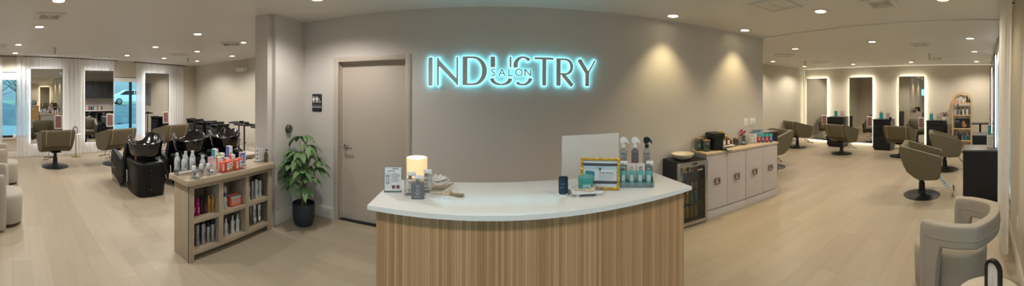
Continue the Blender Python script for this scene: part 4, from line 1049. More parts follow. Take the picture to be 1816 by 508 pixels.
desk = thing('reception_desk', 'white quartz reception desk with a vertical bamboo slat front', 'desk', (0.235, 1.42, 0), DA)
W2 = 0.845
b = MB(); n = 24
front = [(-W2 + 2 * W2 * k / n, -0.045 * (1 - ((k / n - 0.5) * 2) ** 2)) for k in range(n + 1)]
b.prism(front + [(W2, 0.49), (-W2, 0.49)], 'xy', 1.047, 1.07, bev=0.003); b.build('countertop', QUARTZ, desk)
def fy(x): return 0.035 - 0.045 * (1 - (x / W2) ** 2)
b = MB(); w = 0.0135; x0 = -60 * w; n = 120; pts = []
for k in range(n):
    x = x0 + k * w
    pts += [(x + 0.0002, fy(x) + 0.0009), (x + 0.0007, fy(x)), (x + w - 0.0007, fy(x)), (x + w - 0.0002, fy(x) + 0.0009)]
b.prism(pts + [(x0 + n * w, 0.06), (x0, 0.06)], 'xy', 0.06, 1.047); b.build('slat_panel', TAMB, desk, ang=20)
b = MB(); b.b(-W2 + 0.03, -W2 + 0.05, 0.06, 0.45, 0.06, 1.047); b.b(W2 - 0.05, W2 - 0.03, 0.06, 0.45, 0.06, 1.047); b.b(-W2 + 0.05, W2 - 0.05, 0.06, 0.08, 0.06, 1.047); b.build('carcass', mat('oak_side', (186, 150, 104), 0.5, var=0.1), desk)
b = MB(); b.b(-W2 + 0.06, W2 - 0.06, 0.07, 0.44, 0, 0.06); b.build('toe_kick', BLACKP, desk)
b = MB(); b.b(-W2 + 0.05, W2 - 0.05, 0.50, 1.02, 0.71, 0.74); b.b(-W2 + 0.05, -W2 + 0.08, 0.51, 1.0, 0, 0.71); b.b(W2 - 0.08, W2 - 0.05, 0.51, 1.0, 0, 0.71); wk = thing('work_desk', 'lower white work surface behind the reception desk', 'desk', (0.235, 1.42, 0), DA); b.build('work_surface', QUARTZ, wk)

def on_desk(x, y): return (x, y, 1.07)
# screen on the lower work surface
t = thing('computer_monitor', 'back of a white computer monitor behind the desk', 'monitor', (0.70, 2.22, 0.74), pi + 0.16)
b = MB(); b.box((0, 0.0, 0.41), (0.475, 0.024, 0.325), bev=0.008); b.build('back_shell', WHITE, t)
b = MB(); b.b(-0.22, 0.22, -0.016, -0.011, 0.27, 0.55); b.build('screen', BLACKG, t)
b = MB(); b.box((0, 0.03, 0.19), (0.12, 0.012, 0.38), bev=0.004); b.box((0, 0.02, 0.006), (0.2, 0.18, 0.012), bev=0.004); b.build('stand', WHITE, t)

CANDG = mat('frosted_candle_glass', (232, 222, 200), 0.35, var=0.03, emit=(255, 196, 120), estr=0.55)
t = thing('candle_lantern', 'glowing frosted candle cylinder behind the pump bottles', 'candle', on_desk(-0.475, 1.79))
b = MB(); b.lathe([(0, 0), (0.056, 0), (0.060, 0.01), (0.0625, 0.158), (0.059, 0.16), (0.057, 0.15), (0.055, 0.012), (0, 0.012)], seg=36); b.build('glass_cylinder', CANDG, t)
b = MB(); b.cyl((0, 0, 0.012), 0.045, 0.07, 24, bev=0.006); b.build('wax', mat('ivory_wax', (238, 216, 178), 0.6, emit=(255, 190, 110), estr=0.8), t)
b = MB(); b.lathe([(0, 0.082), (0.006, 0.088), (0.007, 0.096), (0.003, 0.108), (0, 0.114)], seg=12); b.build('flame', glow('flame', (255, 190, 96), 12), t)
li = bpy.data.lights.new('candle_light', 'POINT'); li.energy = 0.5; li.color = (1, .65, .3); li.shadow_soft_size = 0.02
o = bpy.data.objects.new('candle_light', li); COL.objects.link(o); o.parent = t; o.location = (0, 0, 0.13)

s = acrylic_sign('printed white flyer in an acrylic stand at the left end of the desk', on_desk(-0.56, 1.60), 0.36, 0.10, 0.14)
lines(s, -0.008, 0.042, 0.055, 0.105, 7); lines(s, -0.03, 0.03, 0.112, 0.122, 1, m=mat('blue_print', (110, 160, 190), 0.6)); text('headline', 'WOW', 0.012, INK, s, (0.012, -0.0042, 0.128))
for k, ch in enumerate('WOW'): text('headline', ch, 0.024, INK, s, (-0.03, -0.0042, 0.087 - k * 0.019))
b = MB(); b.b(-0.006, 0.012, -0.0045, -0.0038, 0.02, 0.038); b.b(0.018, 0.036, -0.0045, -0.0038, 0.02, 0.038); b.build('photo', mat('photo_print', (120, 76, 78), 0.6, var=0.6, scale=120), s)
b = MB(); b.tube([(x - 0.03, -0.0042, z + 0.066) for x, z in rrect(0.036, 0.075, 0.003, 2)], 0.0006, 4, closed=True); b.build('bottle_outline', GINK, s)

SILVL = mat('silver_bottle', (196, 198, 198), 0.3, 0.35, var=0.04)
CLRB = clear('clear_bottle', (226, 228, 228), 0.3, 0.28, (206, 208, 208))
SMOKE = mat('smoky_grey_bottle', (110, 110, 116), 0.3, 0.2)
MAUVE = clear('mauve_bottle', (206, 196, 204), 0.25, 0.38, (150, 138, 150))
def wow(t, z, size, r, m, col=INK):
    """The three stacked letters on the front of a bottle."""
    for k, ch in enumerate('WOW'): text('brand_letter', ch, size, col, t, (0, -r - 0.0012, z - k * size * 0.86))
def square_pump(name, label, loc, rz, w, h, m, ink, group):
    t = thing(name, label, 'bottle', loc, rz, group)
    hb = h * 0.70
    b = MB(); b.prism(rrect(w, w * 0.62, 0.008), 'xy', 0, hb, bev=0.005, seg=2); b.build('bottle', m, t, ang=50)
    b = MB(); b.cyl((0, 0, hb), 0.010, 0.022, 16); b.build('collar', STEEL, t)
    b = MB(); b.cyl((0, 0, hb + 0.018), 0.012, h * 0.12, 16, bev=0.002); b.box((0.008, 0, h - 0.010), (0.046, 0.018, 0.02), bev=0.005); b.box((0.026, 0, h - 0.018), (0.010, 0.012, 0.014), bev=0.003); b.build('pump_head', WHITE, t)
    wow(t, hb * 0.80, hb * 0.27, w * 0.31, m, ink); lines(t, -w * 0.25, w * 0.25, hb * 0.10, hb * 0.2, 2, y=-w * 0.31 - 0.001, m=ink)
    return t
G = 'square pump bottles at the left of the desk'
square_pump('pump_bottle', 'clear square pump bottle nearest the flyer on the desk', on_desk(-0.458, 1.585), 0.3, 0.066, 0.122, CLRB, INK, G)
square_pump('pump_bottle', 'smoky grey square pump bottle in front of the candle', on_desk(-0.405, 1.545), 0.26, 0.068, 0.118, SMOKE, mat('pale_print', (176, 176, 182), 0.5), G)
square_pump('pump_bottle', 'clear square pump bottle beside the shells', on_desk(-0.385, 1.650), 0.22, 0.066, 0.125, CLRB, INK, G)

# driftwood tray of shells with a bead garland
SHELL = mat('shell_white', (206, 202, 196), 0.6, var=0.15, scale=40, bump=0.5, bscale=70)
DRIFT = mat('driftwood', (158, 140, 116), 0.85, var=0.3, scale=30, bump=0.5)
BEAD = mat('pale_wood_bead', (214, 200, 172), 0.6, var=0.08)
TASS = mat('jute_tassel', (158, 140, 108), 0.95, var=0.3, scale=80)
t = thing('giant_shell', 'open clam shell with ruffled edge beside the pump bottles', 'shell', on_desk(-0.335, 1.765), 0.1)
def shellpt(u, v):
    a = -0.5 + (pi + 1.0) * u; r = v; w = 1 + 0.10 * sin(a * 11) * v
    return (0.06 * r * w * cos(a), 0.045 * r * w * sin(a), 0.008 + 0.032 * v ** 2 + 0.006 * v * sin(a * 11))
b = MB(); b.grid(shellpt, 60, 8); b.build('lower_shell', SHELL, t, solid=0.005)
b = MB(); b.grid(lambda u, v: (0.055 * v * (1 + 0.10 * sin(u * 36) * v) * cos(-0.2 + 3.5 * u) - 0.012, 0.015 + 0.028 * v * sin(-0.2 + 3.5 * u), 0.025 + 0.032 * v * (0.6 + 0.4 * sin(3.5 * u)) + 0.004 * v * sin(u * 36)), 60, 8); b.build('upper_shell', SHELL, t, solid=0.005)
t = thing('driftwood_piece', 'pointed piece of driftwood lying by the shell', 'driftwood', on_desk(-0.305, 1.70), 0.30)
b = MB(); b.tube([(-0.055, 0.0, 0.012), (-0.03, 0.004, 0.014), (0.0, 0.0, 0.016), (0.035, 0.006, 0.024), (0.07, 0.014, 0.036)], [0.008, 0.012, 0.012, 0.008, 0.002], 10); b.build('wood', DRIFT, t)
def garland(label, loc, rz, pts, r, tassel):
    t = thing('bead_garland', label, 'bead garland', loc, rz, 'wooden bead garlands')
    P = [Vector(p) for p in pts]; out = [P[0]]; acc = 0
    for a, c in zip(P, P[1:]):
        L = (c - a).length; n = max(1, int(L / (2 * r) * 1.0 + 0.5))
        for k in range(1, n + 1): out.append(a.lerp(c, k / n))
    for p in out:
        b = MB(); b.ball((p.x, p.y, r + p.z), r * 1.02, u=10, v=8); b.build('bead', BEAD, t)
    b = MB(); q = Vector(tassel[0]); e = Vector(tassel[1]); random.seed(4)
    for k in range(22):
        o_ = Vector((random.uniform(-1, 1), random.uniform(-1, 1), random.uniform(0, 1))) * 0.012
        b.tube([q + Vector((0, 0, 0.008)), q.lerp(e, 0.4) + o_ * 0.7 + Vector((0, 0, 0.006)), e + o_ + Vector((0, 0, 0.003))], 0.0028, 4)
    b.ball((q.x, q.y, q.z + 0.01), (0.011, 0.011, 0.01), u=10, v=6); b.build('tassel', TASS, t)
garland('cream bead garland with jute tassel lying on the desk by the shell', on_desk(-0.285, 1.640), 0.1,
        [(-0.072, 0.05, 0), (-0.078, 0.015, 0), (-0.055, -0.012, 0), (-0.02, -0.012, 0), (0.005, 0.005, 0), (0.03, 0.02, 0), (0.036, 0.032, 0.004), (0.012, 0.014, 0.010), (0.0, -0.02, 0), (0.03, -0.02, 0)], 0.0056, ((0.04, -0.022, 0), (0.10, -0.045, 0)))

# phone on its charging stand
t = thing('phone', 'dark smartphone propped upright on a white charging puck', 'phone', on_desk(0.352, 1.615), -0.18)
b = MB(); b.prism(rrect(0.05, 0.092, 0.010, 5), 'xy', -0.004, 0.004, bev=0.0015); b.xf(Matrix.Translation((0, -0.004, 0.056)) @ Matrix.Rotation(radians(73), 4, 'X')); o = b.build('body', BLACKP, t)
b = MB(); b.prism(rrect(0.045, 0.087, 0.008, 5), 'xy', 0.0042, 0.0048); b.xf(Matrix.Translation((0, -0.004, 0.056)) @ Matrix.Rotation(radians(73), 4, 'X')); b.build('screen', mat('phone_screen', (14, 18, 28), 0.1), o)
b = MB(); b.b(-0.014, 0.012, -0.0003, 0.0003, 0.0, 0.002); b.b(-0.016, -0.01, -0.0003, 0.0003, -0.02, -0.016); b.b(-0.004, 0.002, -0.0003, 0.0003, -0.02, -0.016)
b.xf(Matrix.Translation((0, -0.0085, 0.062)) @ Matrix.Rotation(radians(-17), 4, 'X')); b.build('screen_text', mat('screen_text', (90, 120, 150), 0.5), o)
t = thing('charging_stand', 'round white charging puck under the phone', 'charger', on_desk(0.352, 1.628), -0.18)
b = MB(); b.lathe([(0, 0), (0.03, 0), (0.03, 0.006), (0.026, 0.009), (0, 0.009)], seg=24); b.build('puck', WHITE, t)
b = MB(); b.tube([(0, 0.012, 0.008), (0, 0.016, 0.05)], 0.006, 8); b.build('arm', WHITE, t)
b = MB(); b.tube([(0.03, 0.0, 0.005), (0.036, 0.002, 0.005), (0.040, 0.02, 0.004), (0.034, 0.07, 0.004)], 0.0025, 6); b.build('cable', BLACKP, t)

# scalloped marble riser with jar and beads
MARB = mat('white_marble', (218, 216, 212), 0.35, var=0.08, scale=20)
t = thing('marble_riser', 'small scalloped white marble tray on feet', 'tray', on_desk(0.478, 1.598), -0.1)
b = MB(); pl = []
for k in range(72):
    a = 2 * pi * k / 72; c_, s_ = cos(a), sin(a); R = 1 / max(abs(c_) / 0.083, abs(s_) / 0.052); R *= 1 + 0.05 * sin(a * 16); pl.append((R * c_, R * s_))
b.prism(pl, 'xy', 0.018, 0.030, bev=0.002); b.build('tray_top', MARB, t)
for x in (-0.055, 0.055):
    for y in (-0.03, 0.03):
        b = MB(); b.lathe([(0, 0), (0.010, 0), (0.014, 0.010), (0.010, 0.018), (0, 0.018)], (x, y, 0), 14); b.build('foot', MARB, t)
TEALJ = mat('teal_jar', (64, 148, 140), 0.28, var=0.06, coat=0.3)
t = thing('teal_jar', 'teal hair mask jar on the marble tray', 'jar', (0.478, 1.622, 1.10), -0.1)
b = MB(); b.lathe([(0, 0), (0.038, 0), (0.041, 0.004), (0.041, 0.038), (0, 0.038)], seg=32); b.build('jar', TEALJ, t)
b = MB(); b.lathe([(0, 0.039), (0.043, 0.039), (0.043, 0.060), (0.040, 0.064), (0, 0.064)], seg=32); b.build('lid', TEALJ, t)
b = MB()
for k in range(9): a = -pi / 2 + (k - 4) * 0.12; b.box((0.0415 * cos(a), 0.0415 * sin(a), 0.019), (0.0045, 0.0008, 0.018), rz=a + pi / 2)
b.build('label', mat('pale_teal_label', (150, 196, 190), 0.5), t); text('brand', 'WOW', 0.011, WHITE, t, (0, -0.0428, 0.02))
garland('short bead garland with tassel draped on the marble tray', (0.478, 1.575, 1.10), -0.1,
        [(-0.05, 0.03, 0), (-0.066, 0.012, 0), (-0.055, -0.006, 0), (-0.02, -0.004, 0.002), (0.0, -0.012, 0), (-0.012, -0.024, 0), (0.014, -0.028, 0), (0.026, -0.012, 0), (0.01, 0.0, 0.004), (0.04, 0.006, 0)], 0.0052, ((0.05, 0.0, 0), (0.068, -0.02, 0)))

# gold framed notice
t = thing('gold_frame', 'gold framed notice with a teal jar print, leaning beside the bottle display', 'picture frame', on_desk(0.572, 1.655), 0.21 - 0.62)
lean = Matrix.Rotation(radians(-8), 4, 'X'); Wf, Hf, fr = 0.225, 0.178, 0.016
b = MB()
for sx in (-1, 1): b.box((sx * (Wf / 2 - fr / 2), 0, Hf / 2), (fr, 0.016, Hf), bev=0.004)
for z in (fr / 2, Hf - fr / 2): b.box((0, 0, z), (Wf - 2 * fr + 0.004, 0.0155, fr - 0.0004), bev=0.004)
random.seed(8)
for k in range(44):
    p = k / 44 * 2 * (Wf + Hf); z_, x_ = 0, 0
    if p < Wf: x_, z_ = -Wf / 2 + p, fr / 2
    elif p < Wf + Hf: x_, z_ = Wf / 2 - fr / 2, p - Wf
    elif p < 2 * Wf + Hf: x_, z_ = Wf / 2 - (p - Wf - Hf), Hf - fr / 2
    else: x_, z_ = -Wf / 2 + fr / 2, Hf - (p - 2 * Wf - Hf)
    b.ball((x_, -0.008, max(0.006, min(Hf - 0.006, z_))), (0.0055, 0.004, 0.0055), u=8, v=6)
b.xf(lean); b.build('frame', GOLD, t)
b = MB(); b.b(-Wf / 2 + fr, Wf / 2 - fr, -0.002, 0.004, fr, Hf - fr); b.xf(lean); pr = b.build('print', mat('print_grey_white', (206, 210, 212), 0.45, var=0.02), t)
DKB = mat('print_dark_band', (70, 72, 80), 0.5)
b = MB()
for z in (0.034, 0.132): b.b(-Wf / 2 + fr, Wf / 2 - fr, -0.0028, -0.002, z, z + 0.016)
b.xf(lean); b.build('dark_band', DKB, pr)
b = MB(); b.b(-Wf / 2 + fr, Wf / 2 - fr, -0.0024, -0.002, 0.112, 0.132); b.xf(lean); b.build('pale_band', mat('print_pale_blue', (176, 196, 204), 0.5), pr)
b = MB(); b.prism([(-0.088, 0.052), (-0.034, 0.048), (-0.03, 0.096), (-0.036, 0.102), (-0.078, 0.106), (-0.084, 0.098)], 'xz', -0.0032, -0.0024); b.xf(lean); b.build('printed_jar', mat('print_teal', (56, 134, 152), 0.5, var=0.2, scale=60), pr)
b = MB(); b.prism([(-0.076, 0.06), (-0.046, 0.058), (-0.045, 0.078), (-0.075, 0.08)], 'xz', -0.0038, -0.0032); b.xf(lean); b.build('printed_label', mat('print_light_teal', (120, 180, 196), 0.5), pr)
def leantext(body, size, m, x, z, par):
    b = text_bm(body, size, 0.0003); b.xf(lean @ Matrix.Translation((x, -0.0032, z)) @ Matrix.Rotation(pi / 2, 4, 'X')); return b.build('headline', m, par)
leantext('WOW', 0.016, GINK, 0.0, 0.122, pr); leantext('MONEY MASQUE', 0.0105, INK, 0.035, 0.094, pr)
b = MB()
for k, e in enumerate((0.08, 0.075, 0.078, 0.07, 0.06)): b.b(-0.008, e, -0.0028, -0.0022, 0.084 - k * 0.0075, 0.0855 - k * 0.0075)
b.xf(lean); b.build('printed_lines', GINK, pr)
b = MB(); b.tube([(0, 0.01, 0.12), (0, 0.055, 0.003)], 0.004, 6); b.build('easel_back', BLACKP, t)

# acrylic stepped display with bottles, boxes and tubes
RA = 0.20 - 0.62                                            # the display faces the viewer
RO = Vector((0.808, 1.68, 1.07))
def rp(x, y, z=0.0): return (RO.x + x * cos(RA) - y * sin(RA), RO.y + x * sin(RA) + y * cos(RA), RO.z + z)
t = thing('acrylic_display', 'clear stepped acrylic display at the right end of the desk', 'display stand', tuple(RO), RA)
b = MB(); b.b(-0.105, 0.105, -0.07, 0.13, 0, 0.004); b.b(-0.105, 0.105, -0.072, -0.068, 0, 0.03)
for y0, z in ((-0.02, 0.03), (0.045, 0.075)): b.b(-0.105, 0.105, y0, y0 + 0.065, z - 0.004, z); b.b(-0.105, 0.105, y0, y0 + 0.004, 0.004, z)
for x in (-0.105, 0.101): b.prism([(-0.07, 0.004), (0.11, 0.004), (0.11, 0.09), (0.045, 0.09), (0.045, 0.045), (-0.02, 0.045), (-0.02, 0.03), (-0.07, 0.03)], 'yz', x, x + 0.004)
b.build('steps', ACRYL, t)
def trigger_bottle(label, loc, rz, m, head, r=0.023, h=0.195):
    t = thing('spray_bottle', label, 'bottle', loc, rz, 'tall trigger spray bottles')
    hb = h * 0.62
    b = MB(); b.lathe([(0, 0), (r - 0.003, 0), (r, 0.004), (r, hb - 0.008), (r - 0.006, hb), (0.011, hb + 0.006), (0.011, hb + 0.016), (0, hb + 0.016)], seg=24); b.build('bottle', m, t)
    b = MB(); b.cyl((0, 0, hb + 0.012), 0.013, 0.022, 16, bev=0.002)
    b.prism(smooth_poly([(-0.022, hb + 0.05), (-0.020, hb + 0.075), (0.0, hb + 0.082), (0.018, hb + 0.074), (0.032, hb + 0.052), (0.034, hb + 0.036), (0.028, hb + 0.040), (0.016, hb + 0.056), (0.008, hb + 0.040), (-0.010, hb + 0.034)], 1), 'xz', -0.009, 0.009, bev=0.002); b.build('trigger_head', head, t)
    wow(t, hb * 0.78, hb * 0.24, r, m); return t
trigger_bottle('tall silver spray bottle with white trigger, nearest the gold frame', rp(-0.075, 0.078, 0.075), RA, CLRB, WHITE)
trigger_bottle('tall mauve spray bottle with white trigger in the display middle', rp(-0.002, 0.078, 0.075), RA, MAUVE, WHITE)
trigger_bottle('tall spray bottle with black trigger', rp(0.072, 0.078, 0.075), RA, CLRB, BLACKP)
G = 'small square pump bottles in the acrylic display'
square_pump('pump_bottle', 'small clear pump bottle at the left of the acrylic display', rp(-0.078, 0.012, 0.03), RA, 0.05, 0.108, CLRB, INK, G)
square_pump('pump_bottle', 'small smoky pump bottle at the right of the acrylic display', rp(0.078, 0.012, 0.03), RA, 0.05, 0.108, SMOKE, WHITE, G)
def carton(name, label, loc, rz, d, m, group, side=None, lm=None, cat='box', letters=None):
    """Printed carton: the front on local -y carries a panel, the side another colour."""
    t = thing(name, label, cat, loc, rz, group); w, dp, h = d
    b = MB(); b.box((0, 0, h / 2), (w, dp, h), bev=0.0012); b.build('carton', m, t)
    if side:
        b = MB(); b.box((-w / 2 - 0.0004, 0, h / 2), (0.0012, dp * 0.97, h * 0.98)); b.build('side_face', side, t)
    if lm:
        b = MB(); b.box((0, -dp / 2 - 0.0004, h * 0.5), (w * 0.6, 0.0012, h * 0.62)); b.build('label', lm, t)
        b = MB(); b.box((0, -dp / 2 - 0.0011, h * 0.62), (w * 0.32, 0.0008, h * 0.1)); q = b.build('print', INK, t); b = MB(); b.box((0, -dp / 2 - 0.0011, h * 0.40), (w * 0.4, 0.0008, h * 0.04)); b.build('print_line', INK, t)
    if letters: 
        for k, ch in enumerate('WOW'): text('brand_letter', ch, h * 0.25, letters, t, (0, -dp / 2 - 0.001, h * 0.76 - k * h * 0.22))
    return t
WBOX = mat('pale_carton', (214, 206, 198), 0.5, var=0.03)
PEACH = mat('peach_print', (206, 146, 120), 0.5)
carton('product_box', 'pale carton with peach letters in the acrylic display', rp(-0.024, 0.014, 0.03), RA, (0.052, 0.04, 0.092), WBOX, 'cartons in the acrylic display', letters=PEACH)
carton('product_box', 'pale carton with black letters in the acrylic display', rp(0.030, 0.014, 0.03), RA, (0.052, 0.04, 0.092), WBOX, 'cartons in the acrylic display', letters=BLACKP)
TEALT = mat('teal_tube', (84, 166, 158), 0.35, var=0.05)
def squeeze_tube(name, label, loc, rz, w, h, m, capm, group, lm=None, bottom_cap=True, lean=0.0):
    t = thing(name, label, 'tube', loc, rz, group); n = 20; ch = h * 0.16
    rings = []
    for s in [k / 6 for k in range(7)]:
        rx = w / 2 * (0.72 + 0.28 * s); ry = w * 0.34 * (1 - s) + 0.0018
        rings.append([(rx * cos(a), ry * sin(a), ch + (h - ch) * s) for a in [2 * pi * k / n for k in range(n)]])
    b = MB(); b.loft(rings); b.build('tube', m, t, ang=60)
    b = MB(); b.lathe([(0, 0), (w * 0.33, 0), (w * 0.34, ch), (0, ch)], seg=20, sy=0.9); b.build('cap', capm, t)
    if lm:
        s0, s1 = 0.25, 0.68; b = MB(); b.grid(lambda u, v: (w * 0.26 * (2 * u - 1), -((w * 0.34 * (1 - s0 - (s1 - s0) * v) + 0.0018) * sqrt(max(0, 1 - (0.52 * (2 * u - 1) / (0.72 + 0.28 * (s0 + (s1 - s0) * v))) ** 2)) + 0.0008), ch + (h - ch) * (s0 + (s1 - s0) * v)), 9, 3); b.build('label', lm, t)
    return t
G = 'teal mini tubes along the front of the display'
for k, lb in enumerate(('teal mini tube nearest the gold frame', 'second teal mini tube from the gold frame', 'third teal mini tube from the gold frame', 'teal mini tube farthest from the gold frame')):
    squeeze_tube('mini_tube', lb, rp(-0.075 + 0.05 * k, -0.045, 0.004), RA, 0.04, 0.088, TEALT, TEALT, G, lm=mat('silver_label', (176, 190, 190), 0.4))
# ------------------------------------------------------------------ low retail shelf against the return wall
ASH = planks('ash_board', (150, 132, 110), (190, 172, 146), 2.5, 0.09, 'Y', rough=0.55, streak=0.65, gap=0.0006)
ASHV = planks('ash_upright', (150, 132, 110), (190, 172, 146), 2.5, 0.09, 'Z', rough=0.55, streak=0.65, gap=0.0006)
GBACK = mat('grey_back_board', (150, 146, 140), 0.6, var=0.05)
rs = thing('retail_shelf', 'low ash wood retail shelf with six open cubbies standing against the return wall', 'shelf', (-2.60, 2.16, 0))
def R(x0, x1, y0, y1, z0, z1, name, m, bev=0.003):
    b = MB(); b.b(x0 + 2.60, x1 + 2.60, y0 - 2.16, y1 - 2.16, z0, z1, bev=bev); return b.build(name, m, rs)
R(-2.76, -2.405, 1.535, 2.765, 0.745, 0.80, 'top', ASH, 0.006)
R(-2.73, -2.45, 1.585, 1.625, 0, 0.745, 'side_panel', ASHV); R(-2.73, -2.45, 2.70, 2.74, 0, 0.745, 'side_panel', ASHV)
R(-2.73, -2.47, 1.955, 1.985, 0.09, 0.745, 'divider', ASHV); R(-2.73, -2.47, 2.325, 2.355, 0.09, 0.745, 'divider', ASHV)
for y0, y1 in ((1.945, 2.0), (2.315, 2.365)): R(-2.468, -2.445, y0, y1, 0.09, 0.72, 'face_stile', ASHV)
R(-2.468, -2.445, 1.585, 1.640, 0, 0.745, 'face_stile', ASHV); R(-2.468, -2.445, 2.68, 2.74, 0, 0.745, 'face_stile', ASHV)
for z0, z1 in ((0.70, 0.745), (0.365, 0.405), (0.065, 0.105)): R(-2.470, -2.447, 1.62, 2.70, z0, z1, 'face_rail', ASH)
R(-2.73, -2.47, 1.62, 2.70, 0.375, 0.40, 'shelf_board', ASH); R(-2.73, -2.47, 1.62, 2.70, 0.075, 0.10, 'shelf_board', ASH)
R(-2.74, -2.73, 1.60, 2.72, 0.05, 0.745, 'back_panel', GBACK)

def face(x, y):                                            # turn a product so that its front looks at the open floor
    return pi / 2
MAG = mat('magenta_plastic', (176, 26, 108), 0.35, var=0.06); MAGD = mat('dark_magenta', (120, 16, 74), 0.35)
GLDP = mat('gold_plastic', (186, 140, 66), 0.35, 0.3, var=0.06); CANM = mat('silver_can', (170, 170, 172), 0.28, 0.75, var=0.03)
BLK2 = mat('black_bottle', (30, 28, 32), 0.35, var=0.1); MLAB = mat('maroon_label', (110, 40, 52), 0.5)
BLUC = mat('blue_cap', (34, 108, 156), 0.4); TBOX = mat('teal_carton', (58, 146, 150), 0.5, var=0.04); ORG = mat('coral_carton', (226, 104, 74), 0.5, var=0.05)
PURP = mat('violet_carton', (104, 106, 168), 0.5, var=0.04); YEL = mat('lime_carton', (196, 198, 70), 0.5); WB2 = mat('white_bottle', (212, 214, 212), 0.4, var=0.03)
SILT = mat('silver_tube', (150, 152, 152), 0.35, 0.4, var=0.05); SBOT = mat('frosted_silver_bottle', (196, 200, 200), 0.4, 0.15, var=0.03); AMBER = mat('amber_bottle', (96, 78, 48), 0.3, var=0.15)
def band_label(t, r, z0, z1, m, span=1.7, name='label', seg=10):
    """Label wrapped round the front (local -y) of a round bottle."""
    b = MB(); b.grid(lambda u, v: (r * sin((u - 0.5) * span), -r * cos((u - 0.5) * span), z0 + (z1 - z0) * v), seg, 2); return b.build(name, m, t)
def round_bottle(name, label, loc, rz, r, h, m, capm, group, style='flip', lm=None, pr=INK, cat='bottle', detail=True):
    t = thing(name, label, cat, loc, rz, group)
    if style == 'can':
        b = MB(); b.lathe([(0, 0), (r, 0), (r, h * 0.74), (r * 0.86, h * 0.775), (0, h * 0.775)], seg=20); b.build('can', m, t)
        b = MB(); b.lathe([(0, h * 0.775), (r * 0.86, h * 0.775), (r * 0.86, h * 0.985), (r * 0.78, h), (0, h)], seg=20); b.build('cap', capm, t)
    elif style == 'flip':
        b = MB(); b.lathe([(0, 0), (r * 0.94, 0), (r * 1.08, h * 0.03), (r * 1.08, h * 0.66), (r * 0.95, h * 0.73), (r * 0.62, h * 0.775), (0, h * 0.78)], seg=22); b.build('bottle', m, t)
        b = MB(); b.lathe([(0, h * 0.78), (r * 0.66, h * 0.78), (r * 0.62, h), (0, h)], seg=16); b.build('cap', capm, t)
    elif style == 'shoulder':
        b = MB(); b.lathe([(0, 0), (r * 0.95, 0), (r, h * 0.03), (r, h * 0.60), (r * 0.82, h * 0.70), (r * 0.52, h * 0.78), (r * 0.50, h * 0.80), (0, h * 0.80)], seg=22); b.build('bottle', m, t)
        b = MB(); b.lathe([(0, h * 0.80), (r * 0.56, h * 0.80), (r * 0.56, h), (0, h)], seg=18); b.build('cap', capm, t)
    elif style == 'mist':
        b = MB(); b.lathe([(0, 0), (r * 0.95, 0), (r, h * 0.03), (r, h * 0.62), (r * 0.8, h * 0.70), (r * 0.4, h * 0.735), (r * 0.4, h * 0.76), (0, h * 0.76)], seg=20); b.build('bottle', m, t)
        b = MB(); b.lathe([(0, h * 0.75), (r * 0.5, h * 0.75), (r * 0.42, h * 0.88), (r * 0.3, h * 0.9), (r * 0.3, h), (0, h)], seg=16); b.box((0, -r * 0.32, h * 0.95), (r * 0.4, r * 0.5, h * 0.05), bev=0.001); b.build('mist_head', capm, t)
    elif style == 'pump':
        b = MB(); b.lathe([(0, 0), (r * 0.95, 0), (r, h * 0.03), (r, h * 0.62), (r * 0.7, h * 0.66), (0, h * 0.66)], seg=20); b.build('bottle', m, t)
        b = MB(); b.lathe([(0, h * 0.66), (r * 0.45, h * 0.66), (r * 0.45, h * 0.76), (r * 0.18, h * 0.78), (r * 0.18, h * 0.9), (0, h * 0.9)], seg=14); b.box((0, -r * 0.4, h * 0.94), (r * 0.5, r * 1.5, h * 0.07), bev=0.002); b.build('pump_head', capm, t)
    if detail and lm: band_label(t, r * (1.08 if style == 'flip' else 1.0) + 0.0012, h * 0.10, h * 0.55, lm)
    if detail and pr:
        b = MB()
        for k in range(3): b.box((0.003 * (k - 1), -r * (1.08 if style == 'flip' else 1.0) - 0.0022, h * (0.24 + 0.1 * k)), (r * 0.5, 0.0008, h * 0.055), ry=0.5 if style == 'can' else 0)
        b.build('print', pr, t)
    return t
F = pi / 2
zs, zb = 0.401, 0.101
G = 'shampoo bottles in the upper cubby nearest the viewer'
for y, r, h, m, c, lb in ((1.695, .017, .185, MAGD, BLK2, 'dark magenta bottle at the near end of the upper left cubby'), (1.741, .024, .172, MAG, MAG, 'bright magenta bottle in the upper left cubby'),
                     (1.791, .020, .178, BLK2, BLK2, 'black bottle with red print beside the magenta bottles'), (1.836, .022, .172, BLK2, BLK2, 'black bottle with maroon label beside the gold bottles'),
                     (1.882, .021, .172, GLDP, GLDP, 'gold bottle beside the black bottles'), (1.930, .022, .170, GLDP, GLDP, 'gold bottle against the cubby divider')):
    round_bottle('hair_bottle', lb, (-2.54, y, zs), F, r, h, m, c, G, 'flip', lm=MLAB if 'maroon' in lb else None, pr=MLAB if 'red' in lb else (WB2 if m is MAG or m is MAGD else INK))
G = 'silver spray cans with black caps'
for x, y, h, r, lb in ((-2.53, 1.735, .272, .021, 'tallest silver spray can, at the near end of the lower cubby'), (-2.53, 1.805, .262, .025, 'second silver spray can from the near end, slanted black print'), (-2.53, 1.868, .208, .022, 'shortest silver spray can in the lower cubby'),
                 (-2.53, 1.925, .222, .026, 'silver spray can against the lower cubby divider'), (-2.63, 1.770, .262, .023, 'silver spray can behind the two nearest cans'), (-2.63, 1.880, .245, .025, 'silver spray can behind the shortest can')):
    round_bottle('spray_can', lb, (x, y, zb), F, r, h, CANM, BLK2, G, 'can', pr=BLK2)
round_bottle('hair_bottle', 'narrow white and blue bottle at the near end of the middle cubby', (-2.54, 2.045, zs), F, .022, .172, WB2, BLUC, 'blue capped bottles', 'flip', pr=INK)
